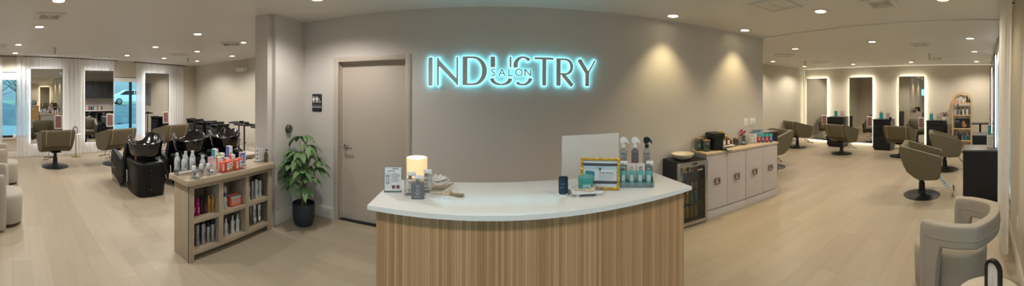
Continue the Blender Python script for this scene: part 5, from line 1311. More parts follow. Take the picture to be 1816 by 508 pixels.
round_bottle('hair_bottle', 'white bottle with broad blue cap in the middle cubby', (-2.54, 2.095, zs), F, .028, .145, WB2, BLUC, 'blue capped bottles', 'shoulder', pr=INK)
carton('product_box', 'tall teal and white carton at the back of the middle cubby', (-2.64, 2.16, zs), F, (.05, .05, .19), WB2, None, side=TBOX, lm=PAPER)
t = thing('counter_display', 'coral display tray of five small white tubes in the middle cubby', 'display box', (-2.53, 2.225, zs), F)
b = MB(); b.b(-0.078, 0.078, -0.03, 0.03, 0, 0.004); b.b(-0.078, 0.078, 0.026, 0.03, 0, 0.115); b.b(-0.078, 0.078, -0.03, -0.026, 0, 0.022); b.b(-0.078, -0.074, -0.03, 0.03, 0, 0.1); b.b(0.074, 0.078, -0.03, 0.03, 0, 0.1); b.build('tray', ORG, t)
for k in range(5):
    carton('sample_box', ('small white carton nearest the blue capped bottles in the coral tray', 'second small white carton in the coral tray', 'middle small white carton in the coral tray', 'fourth small white carton in the coral tray', 'small white carton at the far end of the coral tray')[k], (-2.525, 2.165 + 0.03 * k, zs + 0.004), F, (.024, .035, .095), WB2, 'small cartons in the coral tray', lm=ORG)
G = 'mist bottles in the lower middle cubby'
for y, m, c, lb in ((2.040, BLK2, BLK2, 'dark mist bottle at the near end of the lower middle cubby'), (2.110, WB2, WB2, 'white mist bottle beside the dark one'), (2.205, WB2, WB2, 'middle white mist bottle of three'), (2.278, WB2, WB2, 'white mist bottle against the far divider')):
    round_bottle('mist_bottle', lb, (-2.54, y, zb), F, .0225, .185, m, c, G, 'mist', pr=GINK)
G = 'slim cans in the upper cubby by the return wall'
for y, r, h, m, c, lb in ((2.392, .018, .185, CANM, BLK2, 'slim can half hidden by the divider'), (2.445, .020, .200, WB2, CANM, 'slim white can with grey cap'), (2.505, .022, .205, CANM, CANM, 'slim grey can in the middle of the row'), (2.570, .023, .210, WB2, WB2, 'tallest slim white can in the row'), (2.632, .021, .186, SBOT, WB2, 'slim pale can beside the return wall')):
    round_bottle('hairspray_can', lb, (-2.54, y, zs), F, r, h, m, c, G, 'can', pr=INK)
G = 'squeeze tubes in the lower cubby by the return wall'
for x, y, h, w, m, lb in ((-2.53, 2.412, .24, .044, SILT, 'dark grey tube leaning at the near end of the lower right cubby'), (-2.61, 2.480, .265, .045, SILT, 'grey tube at the back of the lower right cubby'), (-2.53, 2.535, .242, .056, WB2, 'white tube with grey cap in the lower right cubby'), (-2.62, 2.560, .26, .05, SILT, 'grey tube behind the white tube'), (-2.53, 2.612, .21, .050, WB2, 'short white tube nearest the return wall')):
    squeeze_tube('squeeze_tube', lb, (x, y, zb), F, w, h, m, SILT, G, lm=PAPER if m is SILT else GINK)
# on top of the shelf
ZT = 0.801
t = thing('acrylic_riser', 'clear acrylic riser under the white bottles on the retail shelf', 'display stand', (-2.655, 1.70, ZT), F)
b = MB(); b.b(-0.14, 0.14, -0.05, 0.05, 0.041, 0.045)
for x in (-0.14, 0.136): b.b(x, x + 0.004, -0.05, 0.05, 0, 0.041)
b.build('riser', ACRYL, t)
G = 'white shouldered bottles on the retail shelf'
for x, y, z, h, lb in ((-2.69, 1.595, .045, .165, 'white bottle at the near end of the acrylic riser'), (-2.69, 1.695, .045, .172, 'white bottle at the back of the riser, second from the near end'), (-2.68, 1.775, .045, .172, 'tallest looking white bottle at the back of the riser'),
                  (-2.625, 1.638, .045, .150, 'white bottle at the front of the riser, nearest the corner'), (-2.625, 1.735, .045, .150, 'white bottle at the front of the riser behind the small jars'), (-2.64, 1.875, 0.0, .165, 'white bottle standing beside the pink card')):
    round_bottle('shampoo_bottle', lb, (x, y, ZT + z), F, .0295, h, SBOT, SBOT, G, 'shoulder', lm=None, pr=INK)
G = 'small clear vials with white caps'
for x, y, h, lb in ((-2.455, 1.640, .118, 'clear vial on a mirror disc at the shelf corner'), (-2.47, 1.735, .122, 'second clear vial beside the shelf corner'), (-2.475, 1.825, .115, 'third clear vial before the pink card')):
    t = thing('serum_vial', lb, 'bottle', (x, y, ZT), F, G)
    b = MB(); b.lathe([(0, 0), (.019, 0), (.019, h * .6), (.012, h * .66), (0, h * .66)], seg=18); b.build('vial', CLRB, t)
    b = MB(); b.lathe([(0, h * .66), (.019, h * .66), (.021, h * .9), (.016, h), (0, h)], seg=16); b.build('cap', WB2, t)
    b = MB(); b.box((0, -.0195, h * .42), (.018, .001, h * .22)); b.build('label', mat('slate_label', (84, 90, 106), 0.5), t)
t = thing('mirror_disc', 'small round mirror disc under the clear vial at the shelf corner', 'coaster', (-2.452, 1.66, ZT - 0.0009))
b = MB(); b.lathe([(0, 0), (.045, 0), (.045, .0009), (0, .0009)], seg=28); b.build('disc', MIRROR, t)
s = acrylic_sign('pink and white card standing behind the small carton on the retail shelf', (-2.62, 1.965, ZT), F, 0.085, 0.15, mat('pink_card', (220, 204, 204), 0.5)); lines(s, -0.03, 0.03, 0.03, 0.07, 4); lines(s, -0.03, 0.03, 0.10, 0.13, 2, m=mat('rose_print', (190, 120, 130), 0.6))
round_bottle('serum_bottle', 'slim pale bottle with white cap between vials and coral boxes', (-2.51, 1.935, ZT), F, .017, .135, SBOT, WB2, None, 'mist', pr=None)
carton('product_box', 'small white printed carton lying before the pink card', (-2.49, 1.875, ZT), F, (.05, .03, .04), WB2, None, lm=GINK)
carton('product_box', 'tall teal sided carton at the back of the coral boxes', (-2.69, 2.075, ZT), F, (.048, .06, .205), WB2, 'upright cartons', side=TBOX, lm=PAPER)
carton('product_box', 'tall violet sided carton at the back of the coral boxes', (-2.70, 2.29, ZT), F, (.05, .06, .215), WB2, 'upright cartons', side=PURP, lm=PAPER)
carton('product_box', 'lime topped carton between the teal and violet cartons', (-2.71, 2.185, ZT), F, (.055, .05, .145), WB2, 'upright cartons', side=YEL, lm=PAPER)
G = 'coral sided cartons on the retail shelf'
for x, y, h, w, lb in ((-2.62, 2.075, .128, .055, 'white and coral carton directly before the tall teal carton'), (-2.62, 2.185, .105, .05, 'coral carton in the middle of the back row'), (-2.63, 2.275, .130, .052, 'coral carton before the tall violet carton'),
                    (-2.49, 2.015, .105, .038, 'coral carton at the near end of the front row'), (-2.475, 2.070, .108, .045, 'second coral carton of the front row'), (-2.50, 2.125, .110, .04, 'third coral carton of the front row'), (-2.475, 2.195, .112, .045, 'fourth coral carton of the front row'), (-2.49, 2.255, .115, .042, 'coral carton at the far end of the front row')):
    carton('product_box', lb, (x, y, ZT), F + random.uniform(-.08, .08), (w, .045, h), WB2 if x < -2.6 else ORG, G, side=ORG, lm=PAPER)
t = thing('acrylic_tray', 'flat clear tray under the front coral cartons', 'tray', (-2.48, 2.14, ZT - 0.0008)); b = MB(); b.b(-0.045, 0.045, -0.16, 0.17, 0, 0.0008); b.build('tray', ACRYL, t)
s = acrylic_sign('white framed card with a violet panel beside the coral cartons', (-2.56, 2.365, ZT), F - 0.1, 0.10, 0.165); b = MB(); b.box((0, -0.0042, 0.085), (0.07, 0.0012, 0.12)); b.build('violet_panel', mat('violet_print', (112, 118, 176), 0.5, var=0.15, scale=60), s); lines(s, -0.025, 0.025, 0.05, 0.12, 5, y=-0.0052, m=PAPER)
s = acrylic_sign('white card with three small pictures at the wall end of the retail shelf', (-2.575, 2.655, ZT), F - 0.15, 0.115, 0.185)
for k in range(3):
    b = MB(); b.lathe([(0, -.0006), (.014, -.0006), (.014, .0006), (0, .0006)], (-0.03, -0.0042, 0.045 + 0.045 * k), 18, rx=pi / 2); b.build('picture', mat('face_print', (170, 120, 116), 0.6, var=0.5, scale=90), s)
lines(s, 0.0, 0.045, 0.025, 0.15, 9); lines(s, -0.03, 0.04, 0.162, 0.178, 1, m=mat('blue_print', (110, 160, 190), 0.6))
round_bottle('soap_pump', 'square amber soap bottle with black pump at the wall end of the shelf', (-2.51, 2.705, ZT), F, .026, .155, AMBER, BLK2, None, 'pump', pr=GINK)

# ------------------------------------------------------------------ drinks fridge
FR = thing('drinks_fridge', 'small black drinks fridge with stainless glass door', 'fridge', (2.265, 3.07, 0))
w, dp, hh = 0.455, 0.36, 0.80
b = MB(); b.b(-w / 2, -w / 2 + 0.03, 0.03, dp, 0.03, hh); b.b(w / 2 - 0.03, w / 2, 0.03, dp, 0.03, hh); b.b(-w / 2 + 0.03, w / 2 - 0.03, 0.0305, dp - 0.0005, hh - 0.035, hh - 0.0005); b.b(-w / 2 + 0.03, w / 2 - 0.03, 0.0305, dp - 0.0005, 0.0305, 0.08); b.b(-w / 2 + 0.03, w / 2 - 0.03, dp - 0.03, dp - 0.001, 0.08, hh - 0.035); b.build('cabinet', BLACKM, FR)
b = MB(); s_ = 0.042
b.b(-w / 2, -w / 2 + s_, 0, 0.028, 0.02, hh - 0.005, bev=0.003); b.b(w / 2 - s_, w / 2, 0, 0.028, 0.02, hh - 0.005, bev=0.003); b.b(-w / 2 + s_, w / 2 - s_, 0.0003, 0.0277, hh - 0.06, hh - 0.0055); b.b(-w / 2 + s_, w / 2 - s_, 0.0003, 0.0277, 0.0205, 0.065); dr = b.build('door', STEEL, FR)
b = MB(); b.b(-w / 2 + s_, w / 2 - s_, 0.010, 0.016, 0.065, hh - 0.06); b.build('glass', clear('tinted_glass', (205, 208, 206), 0.08), dr)
b = MB(); b.box((0.02, -0.002, hh - 0.032), (0.07, 0.003, 0.018), bev=0.001); bg = b.build('badge', BLACKP, dr)
b = MB(); b.box((-w / 2 + 0.022, -0.02, 0.5), (0.016, 0.014, 0.22), bev=0.004); b.box((-w / 2 + 0.022, -0.008, 0.41), (0.012, 0.02, 0.012)); b.box((-w / 2 + 0.022, -0.008, 0.59), (0.012, 0.02, 0.012)); b.build('handle', STEEL, dr)
for x in (-0.19, 0.19):
    for y in (0.06, 0.3): b = MB(); b.cyl((x, y, 0), 0.018, 0.032, 12); b.build('foot', BLACKP, FR)
SHZ = (0.10, 0.27, 0.43, 0.545, 0.665)
for z in SHZ[1:]:
    b = MB(); b.tube([(-0.2, 0.045, z - 0.004), (0.2, 0.045, z - 0.004)], 0.003, 6)
    for k in range(9): b.tube([(-0.19 + k * 0.0475, 0.045, z - 0.004), (-0.19 + k * 0.0475, 0.30, z - 0.004)], 0.002, 4)
    b.build('wire_shelf', CHROME, FR)
b = MB(); b.b(-0.17, 0.17, 0.2, 0.22, hh - 0.045, hh - 0.037)
for x in (-0.1965,): b.b(x, x + 0.006, 0.035, 0.043, 0.1, hh - 0.08)
b.build('added_glow_strip', glow('fridge_fill_glow', (255, 240, 215), 16), FR)  # hidden glowing strips added to brighten the cans inside
def can(label, x, y, z, m, r=.026, h=.118, cap=None, kind='drink_can'):
    t = thing(kind, label, 'can', (2.265 + x, 3.07 + y, z), 0, 'cans in the drinks fridge')
    b = MB(); b.lathe([(0, 0), (r * .8, 0), (r, .008), (r, h - .012), (r * .82, h), (0, h - .004)], seg=18); b.build('can', m, t)
    b = MB(); b.lathe([(r * .60, h - .002), (r * .82, h + .001), (r * .78, h + .003), (r * .6, h)], seg=18, loop=True); b.build('rim', CHROME, t)
CY, CT, CR, CS, CW = mat('yellow_can', (214, 180, 92), 0.35, 0.2, var=0.08), mat('aqua_can', (112, 180, 164), 0.35, 0.2), mat('red_can', (190, 50, 50), 0.35, 0.2), mat('white_can', (198, 196, 190), 0.35, 0.2), CANM
xs = (-0.10, -0.035, 0.03, 0.095)
for k, x in enumerate(xs):
    o = ('first', 'second', 'third', 'fourth')[k]
    can(f'golden can on the fridge floor, {o} from the hinge side away', x, 0.08, 0.082, CY, h=.135)
    can(f'{"golden" if k < 2 else "aqua"} can on the lower middle fridge shelf, {o} along', x, 0.08, SHZ[1], CY if k < 2 else CT, h=.125)
    can(f'{"red" if k < 2 else "white"} can on the middle fridge shelf, {o} along', x, 0.08, SHZ[2], CR if k < 2 else CS, h=.095)
for k, x in enumerate((-0.11, -0.055, 0.0, 0.055, 0.11)):
    t = thing('water_bottle', ('first', 'second', 'third', 'fourth', 'fifth')[k] + ' clear water bottle on the upper fridge shelf', 'bottle', (2.265 + x, 3.15, SHZ[3]), 0, 'water bottles in the drinks fridge')
    b = MB(); b.lathe([(0, 0), (.024, 0), (.025, .05), (.023, .06), (.025, .07), (.012, .095), (.012, .10), (0, .10)], seg=16); b.build('bottle', clear('water_bottle_plastic', (200, 214, 222), 0.3, 0.3, (170, 186, 198)), t)
    b = MB(); b.cyl((0, 0, .1), .013, .014, 12); b.build('cap', WHITE, t)
for k, (x, m) in enumerate(((-0.08, CY), (0.02, CS), (0.10, ORG))):
    t = thing('snack_pot', ('golden', 'white', 'orange')[k] + ' lidded pot lying on the top fridge shelf', 'pot', (2.265 + x, 3.15, SHZ[4]), 0, 'pots on the top fridge shelf')
    b = MB(); b.lathe([(0, 0), (.026, 0), (.03, .045), (0, .045)], seg=18); b.build('pot', m, t)
    b = MB(); b.lathe([(0, .045), (.032, .045), (.032, .055), (0, .055)], seg=18); b.build('lid', WHITE, t)
# scalloped bowl on the fridge
t = thing('scalloped_bowl', 'cream scalloped bowl standing on the drinks fridge', 'bowl', (2.24, 3.27, 0.80))
def bw(r, z, n=96): return [((r * (1 + (0.045 * (r / 0.15)) * abs(sin(a * 12))) * cos(a)), r * (1 + (0.045 * (r / 0.15)) * abs(sin(a * 12))) * sin(a), z) for a in [2 * pi * k / n for k in range(n)]]
b = MB(); b.loft([bw(.075, 0), bw(.10, .012), bw(.128, .038), bw(.142, .072), bw(.137, .073), bw(.120, .042), bw(.09, .016), bw(.03, .012)]); b.build('bowl', mat('cream_resin', (214, 204, 180), 0.55, var=0.05), t, ang=25)

# ------------------------------------------------------------------ coffee cabinets
CABP = mat('blush_cabinet', (188, 178, 174), 0.5, var=0.02)
def cabinet(x0, x1, label):
    t = thing('base_cabinet', label, 'cabinet', ((x0 + x1) / 2, 3.13, 0), 0, 'blush base cabinets'); w = x1 - x0
    b = MB(); b.b(-w / 2, w / 2, 0.022, 0.31, 0.10, 0.832); b.build('body', CABP, t)
    b = MB(); b.b(-w / 2, w / 2, 0.004, 0.31, 0.0, 0.10); b.b(-w / 2, w / 2, -0.006, 0.004, 0.0, 0.09, bev=0.002); b.build('plinth', CABP, t)
    for s in (-1, 1):
        xa, xb = (-w / 2 + 0.003, -0.002) if s < 0 else (0.002, w / 2 - 0.003)
        b = MB(); b.b(xa, xb, 0.0, 0.02, 0.115, 0.828, bev=0.002); q = b.build('door', CABP, t)
        cx = (xa + xb) / 2 - 0.01; z = 0.478; h = MB()
        for dx, dz, sx, sz in ((-0.039, 0, 0.010, 0.088), (0.039, 0, 0.010, 0.088), (0, -0.039, 0.0679, 0.0096), (0, 0.039, 0.0679, 0.0096)): h.box((cx + dx, -0.022, z + dz), (sx, 0.014 if dx else 0.0132, sz))
        h.box((cx - 0.037, -0.0075, z), (0.010, 0.0148, 0.02)); h.box((cx + 0.037, -0.0075, z), (0.010, 0.0148, 0.02)); hq = h.build('handle', mat('antique_brass', (140, 120, 92), 0.4, 0.5, var=0.1), q)
    return t
cabinet(2.515, 3.255, 'blush two-door base cabinet beside the drinks fridge'); cabinet(3.257, 4.0, 'blush two-door base cabinet at the wall corner')
t = thing('countertop', 'pale oak countertop over the blush cabinets', 'countertop', (3.26, 3.28, 0.833)); b = MB(); b.b(-0.755, 0.75, -0.165, 0.17, 0, 0.03, bev=0.003); b.build('slab', planks('oak_counter', (176, 156, 128), (206, 188, 160), 2, 0.14, 'X', rough=0.45, streak=0.6), t)
ZC = 0.864
JAR = clear('jar_glass', (232, 238, 236), 0.1, 0.03, (190, 200, 198)); WOODL = mat('wooden_lid', (150, 110, 72), 0.55, var=0.2, scale=20)
def pod_jar(label, loc, r, h, cols, lid=True, seed=1):
    t = thing('pod_jar', label, 'jar', loc, 0, 'glass jars of coffee pods')
    b = MB(); b.lathe([(0, 0), (r, 0), (r, h * .9), (r * .93, h * .93), (r * .90, h * .93), (r * .96, h * .88), (r * .96, .005), (0, .005)], seg=24); b.build('jar', JAR, t)
    if lid: b = MB(); b.lathe([(0, h * .93), (r * 1.02, h * .93), (r * 1.02, h), (0, h)], seg=24); b.build('lid', WOODL, t)
    return t
def pod(label, loc, m, seed):
    random.seed(seed); t = thing('coffee_pod', label, 'coffee pod', loc, random.uniform(0, 6), 'coffee pods in the glass jars'); tx, ty = random.uniform(0.5, 1.3), random.uniform(-.8, .8)
    t.rotation_euler = (tx, ty, random.uniform(0, 6))
    b = MB(); b.lathe([(0, -.018), (.015, -.018), (.0205, .014), (.0, .014)], seg=16); b.build('cup', m, t)
    b = MB(); b.lathe([(0, .014), (.023, .014), (.023, .016), (0, .016)], seg=16); b.build('foil_lid', CS, t)
PG, PB, PBR = mat('green_pod', (54, 96, 92), 0.4), mat('blue_pod', (44, 58, 88), 0.4), mat('brown_pod', (120, 84, 52), 0.4)
pod_jar('larger glass jar of green coffee pods with a wooden lid', (2.575, 3.365, ZC), .056, .17, None); pod_jar('smaller glass jar of blue and gold coffee pods', (2.62, 3.255, ZC), .050, .15, None); pod_jar('open glass jar behind the coffee pod jars', (2.668, 3.395, ZC), .034, .20, None, lid=False)
for k, (x, y, z, m, lb) in enumerate(((2.555, 3.345, .03, PB, 'blue pod at the bottom of the larger jar'), (2.60, 3.36, .035, PG, 'green pod low in the larger jar'), (2.560, 3.34, .07, CS, 'white pod facing out of the larger jar'), (2.595, 3.345, .08, PG, 'green pod in the middle of the larger jar'), (2.565, 3.36, .115, PG, 'green pod at the top of the larger jar'), (2.60, 3.38, .11, PG, 'green pod at the back of the larger jar'),
                               (2.605, 3.24, .03, PBR, 'golden pod at the bottom of the smaller jar'), (2.64, 3.25, .035, PB, 'blue pod low in the smaller jar'), (2.605, 3.255, .068, PB, 'blue pod in the middle of the smaller jar'), (2.635, 3.245, .10, CS, 'white pod facing out of the smaller jar'))):
    pod(lb, (x, y, ZC + z), m, k + 3)
t = thing('coffee_machine', 'black pod coffee machine with a gold lever on the oak counter', 'coffee machine', (2.81, 3.30, ZC), -0.15)
b = MB(); b.prism(rrect(.17, .22, .04), 'xy', 0, .20, bev=.006); b.build('body', BLACKP, t)
b = MB(); b.prism(rrect(.20, .25, .04), 'xy', .15, .235, bev=.008); b.build('brew_head', BLACKP, t)
b = MB(); b.lathe([(0, .236), (.04, .236), (.036, .25), (0, .252)], (.05, -.06, 0), 20); b.tube([(.05, -.1, .245), (.05, -.13, .235)], .008, 8); b.build('lever', GOLD, t)
b = MB(); b.b(.02, .10, -.17, -.06, 0, .02, bev=.004); b.build('drip_tray', BLACKP, t); b = MB(); b.tube([(.092, -.11, .19), (.11, -.12, .185)], .014, 10); b.build('spout', GOLD, t)
t = thing('pod_dish', 'small black dish before the coffee machine', 'dish', (2.875, 3.085, ZC)); b = MB(); b.lathe([(0, 0), (.036, 0), (.042, .012), (.038, .012), (.03, .005), (0, .005)], seg=20); b.build('dish', BLACKP, t); b = MB(); b.lathe([(0, .012), (.034, .012), (.03, .018), (0, .019)], seg=18); b.build('foil', CS, t)
t = thing('syrup_tray', 'white footed tray holding the syrup bottles', 'tray', (3.045, 3.335, ZC)); b = MB(); b.b(-.12, .12, -.07, .07, .018, .030, bev=.003); b.build('tray_top', MARB, t)
for x in (-.1, .1):
    for y in (-.05, .05):
        b = MB(); b.ball((x, y, .010), (.012, .012, .010), u=10, v=8); b.build('foot', MARB, t)
def syrup(label, x, y, m):
    t = thing('syrup_bottle', label, 'bottle', (x, y, ZC + .030), 0, 'syrup bottles with gold pumps')
    b = MB(); b.prism(rrect(.062, .062, .01), 'xy', 0, .10, bev=.006); b.build('bottle', m, t, ang=50)
    b = MB(); b.cyl((0, 0, .10), .014, .018, 14); b.cyl((0, 0, .118), .005, .03, 10); b.box((-.012, 0, .15), (.045, .012, .012), bev=.003); b.build('pump', GOLD, t); b = MB(); b.b(-.021, .021, -.0325, -.0315, .015, .075); b.build('label', PAPER, t)
syrup('clear syrup bottle with white label and gold pump beside the coffee machine', 2.985, 3.33, clear('pale_syrup', (216, 200, 160), .3, .4, (196, 176, 130))); syrup('brown syrup bottle with white label and gold pump', 3.075, 3.34, mat('brown_syrup', (112, 62, 34), 0.3))
def stick_jar(label, loc, r, h, m, n, sm):
    t = thing('stick_jar', label, 'jar', loc, 0, 'jars of stirrers'); b = MB(); b.lathe([(0, 0), (r, 0), (r, h), (r * .95, h), (r * .95, .004), (0, .004)], seg=22); b.build('jar', JAR, t)
    random.seed(n); b = MB()
    for k in range(n): a = random.uniform(0, 6.28); q = r * .8 * sqrt(random.random()); b.tube([(q * cos(a) * .8, q * sin(a) * .8, .006), (q * cos(a), q * sin(a), h * random.uniform(1.0, 1.2))], .0035, 5)
    b.build('sticks', sm, t)['kind'] = 'stuff'
stick_jar('jar of coral sweetener sachets behind the wooden stirrers', (3.175, 3.385, ZC), .033, .085, None, 20, ORG); stick_jar('taller jar of wooden stirrers', (3.225, 3.33, ZC), .032, .105, None, 30, WOODL); stick_jar('shorter jar of wooden stirrers', (3.285, 3.34, ZC), .030, .085, None, 26, WOODL)
t = thing('candy_dish', 'low glass dish of wrapped blue and silver sweets', 'dish', (3.41, 3.34, ZC)); b = MB(); b.lathe([(0, 0), (.05, 0), (.085, .032), (.081, .032), (.048, .005), (0, .005)], seg=26); b.build('dish', JAR, t)
random.seed(9); b = MB()
for k in range(26): a = random.uniform(0, 6.28); q = .065 * sqrt(random.random()); b.ball((q * cos(a), q * sin(a), .02 + .014 * random.random()), (.013, .009, .008), rz=a, u=8, v=6)
tag(b.build('sweets', mat('foil_sweet', (150, 176, 200), 0.25, 0.5, var=0.5, scale=60), t), kind='stuff')
t = thing('flower_vase', 'small glass vase of magenta flowers before the switch plates', 'flowers', (3.505, 3.41, ZC)); b = MB(); b.lathe([(0, 0), (.028, 0), (.034, .05), (.02, .085), (.024, .1), (.021, .1), (.017, .085), (.03, .05), (0, .005)], seg=18); b.build('vase', JAR, t)
random.seed(12); b, c, l = MB(), MB(), MB()
for k in range(7):
    a = random.uniform(0, 6.28); x, y, z = -.045 + .05 * cos(a), -.012 + .015 * sin(a), .14 + .012 * k
    b.tube([(0, 0, .03), (x * .4, y, .11), (x, y, z)], .002, 5); 
    for j in range(5): c.ball((x + .011 * cos(j * 1.26), y - .004, z + .011 * sin(j * 1.26)), (.009, .006, .009), u=8, v=6)
for k in range(6): leaflet(l, Vector((0, 0, .10)), Vector((cos(k * 1.1), sin(k * 1.1) * .4, .5)), .07, .4)
b.build('stems', mat('stem_green', (80, 92, 60), 0.7), t); c.build('petals', mat('magenta_petal', (170, 40, 96), 0.6, var=0.3, scale=60), t); l.build('leaves', LEAFM, t)
s = acrylic_sign('white menu card in a holder beside the snack bags', (3.63, 3.335, ZC), -0.7, 0.13, 0.15); lines(s, -.05, .05, .1, .13, 2); lines(s, -.055, -.01, .02, .09, 5); lines(s, .01, .055, .02, .09, 5)
s = acrylic_sign('clear brochure rack with blue cards behind the white menu card', (3.80, 3.385, ZC), -0.25, 0.22, 0.20, mat('pale_blue_card', (150, 176, 186), 0.5, var=0.5, scale=40), name='brochure_rack'); lines(s, -.1, .1, .15, .19, 3, m=INK)
BAGR, BAGB = mat('red_snack_bag', (190, 44, 56), 0.3, 0.1, var=0.2, scale=50), mat('blue_snack_bag', (56, 92, 150), 0.3, 0.1, var=0.3, scale=50); BAGT = mat('teal_bag_top', (70, 160, 166), 0.3, 0.1, var=0.2, scale=50)
for k in range(4):
    m = (BAGR, BAGB)[k % 2]
    t = thing('snack_bag', ('red snack bag nearest the menu card', 'blue snack bag beside the first red bag', 'red snack bag between the two blue bags', 'blue snack bag at the counter end')[k], 'snack bag', (3.735 + .052 * k, 3.30 - .040 * k, ZC), -0.8, 'snack bags at the counter end')
    n = 20; L = lambda a, b_: [[(x * cos(q), y * sin(q) + dy, z) for q in [2 * pi * j / n for j in range(n)]] for x, y, z, dy in a]
    b = MB(); b.loft(L([(.024, .010, 0, 0), (.029, .016, .015, .001), (.031, .014, .05, .010), (.028, .010, .078, .017), (.026, .007, .092, .022)], 0)); b.build('pouch', m, t)
    b = MB(); b.loft(L([(.026, .007, .092, .022), (.029, .004, .115, .026), (.031, .0015, .138, .030)], 0)); b.build('pouch_top', BAGT, t)
    b = MB(); b.ball((0, -.0035, .05), (.014, .004, .015), u=12, v=8); b.build('emblem', mat('bag_emblem', (216, 190, 150), 0.5, var=0.4, scale=80), t)

# ------------------------------------------------------------------ arched product shelf
RATT = mat('light_rattan', (204, 172, 128), 0.6, var=0.1, scale=20)
AX, AY = 9.05, 0.60
t = thing('arched_shelf', 'tall arched light wood shelf of hair products in the right corner', 'shelf', (AX, AY, 0), -pi / 2)
w, dp, hs = 0.58, 0.28, 1.45; r = w / 2; b = MB()
def archp(rr, n=18): return [(-rr, 0), (-rr, hs)] + [(-rr * cos(a), hs + rr * sin(a)) for a in [pi * k / n for k in range(1, n)]] + [(rr, hs), (rr, 0)]
for y in (-dp / 2, dp / 2 - 0.03):
    O, I = archp(r), archp(r - 0.035)
    for k in range(len(O) - 1): b.prism([O[k], O[k + 1], I[k + 1], I[k]], 'xz', y, y + 0.03)
b.build('arch_frame', RATT, t)
AZ = (0.34, 0.69, 1.085, 1.44)
for z in AZ + (0.06,):
    b = MB(); b.b(-r + 0.01, r - 0.01, -dp / 2 + 0.004, dp / 2 - 0.004, z - 0.022, z, bev=0.002); b.build('shelf_board', RATT, t)
def arow(z, items, group, where):
    n = len(items)
    for k, (m, c, h, st) in enumerate(items):
        u = -0.235 + 0.47 * (k + 0.5) / n; rr = min(.024, .47 / n * .44); ords = ('first', 'second', 'third', 'fourth', 'fifth', 'sixth', 'seventh', 'eighth', 'ninth', 'tenth')
        nm = MN.get(m.name, 'pale')
        round_bottle('hair_bottle', f'{nm} bottle on {where}, {ords[k]} counting towards the front curtains', (AX + (0.03 if k % 2 else -0.05), AY - u, z + .0006), -pi / 2, rr, h, m, c, group, st, pr=None)
MN = {'coral_carton': 'orange', 'white_bottle': 'white', 'black_bottle': 'black', 'silver_can': 'silver', 'dusky_bloom': 'dusky', 'teal_carton': 'teal', 'frosted_silver_bottle': 'frosted', 'pink_card': 'pink', 'amber_bottle': 'amber', 'violet_carton': 'violet', 'green_bottle': 'green'}
GREENB = mat('green_bottle', (60, 110, 60), 0.4); PINKC = mat('pink_card', (220, 204, 204), 0.5)
arow(AZ[3], [(ORG, ORG, .10, 'flip'), (WB2, ORG, .15, 'flip'), (PINKC, PINKC, .17, 'can'), (WB2, BLK2, .24, 'mist'), (WB2, WB2, .14, 'flip'), (PINKC, WB2, .13, 'can'), (BLK2, BLK2, .24, 'mist'), (BLK2, BLK2, .12, 'flip')], 'bottles under the arch', 'the arched top shelf')
arow(AZ[2], [(SBOT, BLUC, .20, 'can'), (CANM, BLK2, .24, 'mist'), (CANM, BLK2, .22, 'can'), (AMBER, BLK2, .16, 'pump'), (WB2, BLK2, .23, 'mist'), (CANM, CANM, .2, 'can'), (WB2, BLK2, .22, 'flip'), (CANM, CANM, .24, 'can')], 'bottles on the upper shelf of the arch', 'the shelf above the dark poster')
arow(AZ[0], [(WB2, BLK2, .18, 'can'), (WB2, BLK2, .16, 'flip'), (BLK2, BLK2, .24, 'can'), (BLK2, BLK2, .21, 'mist'), (CANM, BLK2, .2, 'can'), (PURP, BLK2, .22, 'flip'), (TBOX, BLK2, .18, 'flip'), (BLUC, WB2, .16, 'can'), (GREENB, BLK2, .25, 'can')], 'bottles on the lower shelf of the arch', 'the shelf below the dark poster')
p = thing('dark_poster', 'dark landscape print of a blonde head standing on the arched shelf', 'poster', (AX - 0.02, AY, AZ[1] + .0005), -pi / 2)
b = MB(); b.box((0, 0, .14), (.44, .012, .28)); b.build('board', mat('charcoal_print', (44, 44, 48), 0.4, var=0.4, scale=9), p)
b = MB(); b.ball((0.04, -.007, .15), (.05, .003, .075), u=16, v=12); b.ball((0.06, -.007, .09), (.07, .003, .06), u=16, v=12); b.build('printed_hair', mat('blonde_print', (176, 128, 84), 0.5, var=0.35, scale=40), p)
b = MB(); b.ball((0.035, -.0095, .155), (.026, .002, .036), u=14, v=10); b.build('printed_face', mat('skin_print', (196, 150, 124), 0.5), p); b = MB(); b.b(-.2, -.08, -.0075, -.0065, .2, .225); b.b(-.2, -.1, -.0075, -.0065, .17, .178); b.build('printed_title', GINK, p)

# ------------------------------------------------------------------ colour bar on the far side of the block, seen in the left mirrors
SLATE = mat('slate_cabinet', (58, 60, 66), 0.5, var=0.05)
for k, y in enumerate((3.95, 4.75)):
    t = thing('wall_cabinet', ('dark double door wall cabinet nearer the sign wall, seen in the second left mirror', 'dark double door wall cabinet farther along, seen in the second left mirror')[k], 'cabinet', (-2.77, y, 1.45), -pi / 2, 'dark wall cabinets')
    b = MB(); b.b(-0.395, 0.395, -0.30, 0.0, 0, 0.75); b.build('body', SLATE, t)
    for s_ in (-1, 1):
        b = MB(); b.b(s_ * 0.003, s_ * 0.392, -0.32, -0.302, 0.003, 0.747, bev=0.002); q = b.build('door', SLATE, t)
        b = MB(); b.tube([(s_ * 0.04, -0.345, 0.06), (s_ * 0.04, -0.345, 0.26)], 0.006, 8)
        for z in (0.08, 0.24): b.tube([(s_ * 0.04, -0.32, z), (s_ * 0.04, -0.345, z)], 0.005, 6)
        b.build('handle', STEEL, q)
t = thing('colour_counter', 'pale counter under the dark wall cabinets, seen in the second left mirror', 'counter', (-2.772, 4.3, 0), -pi / 2)
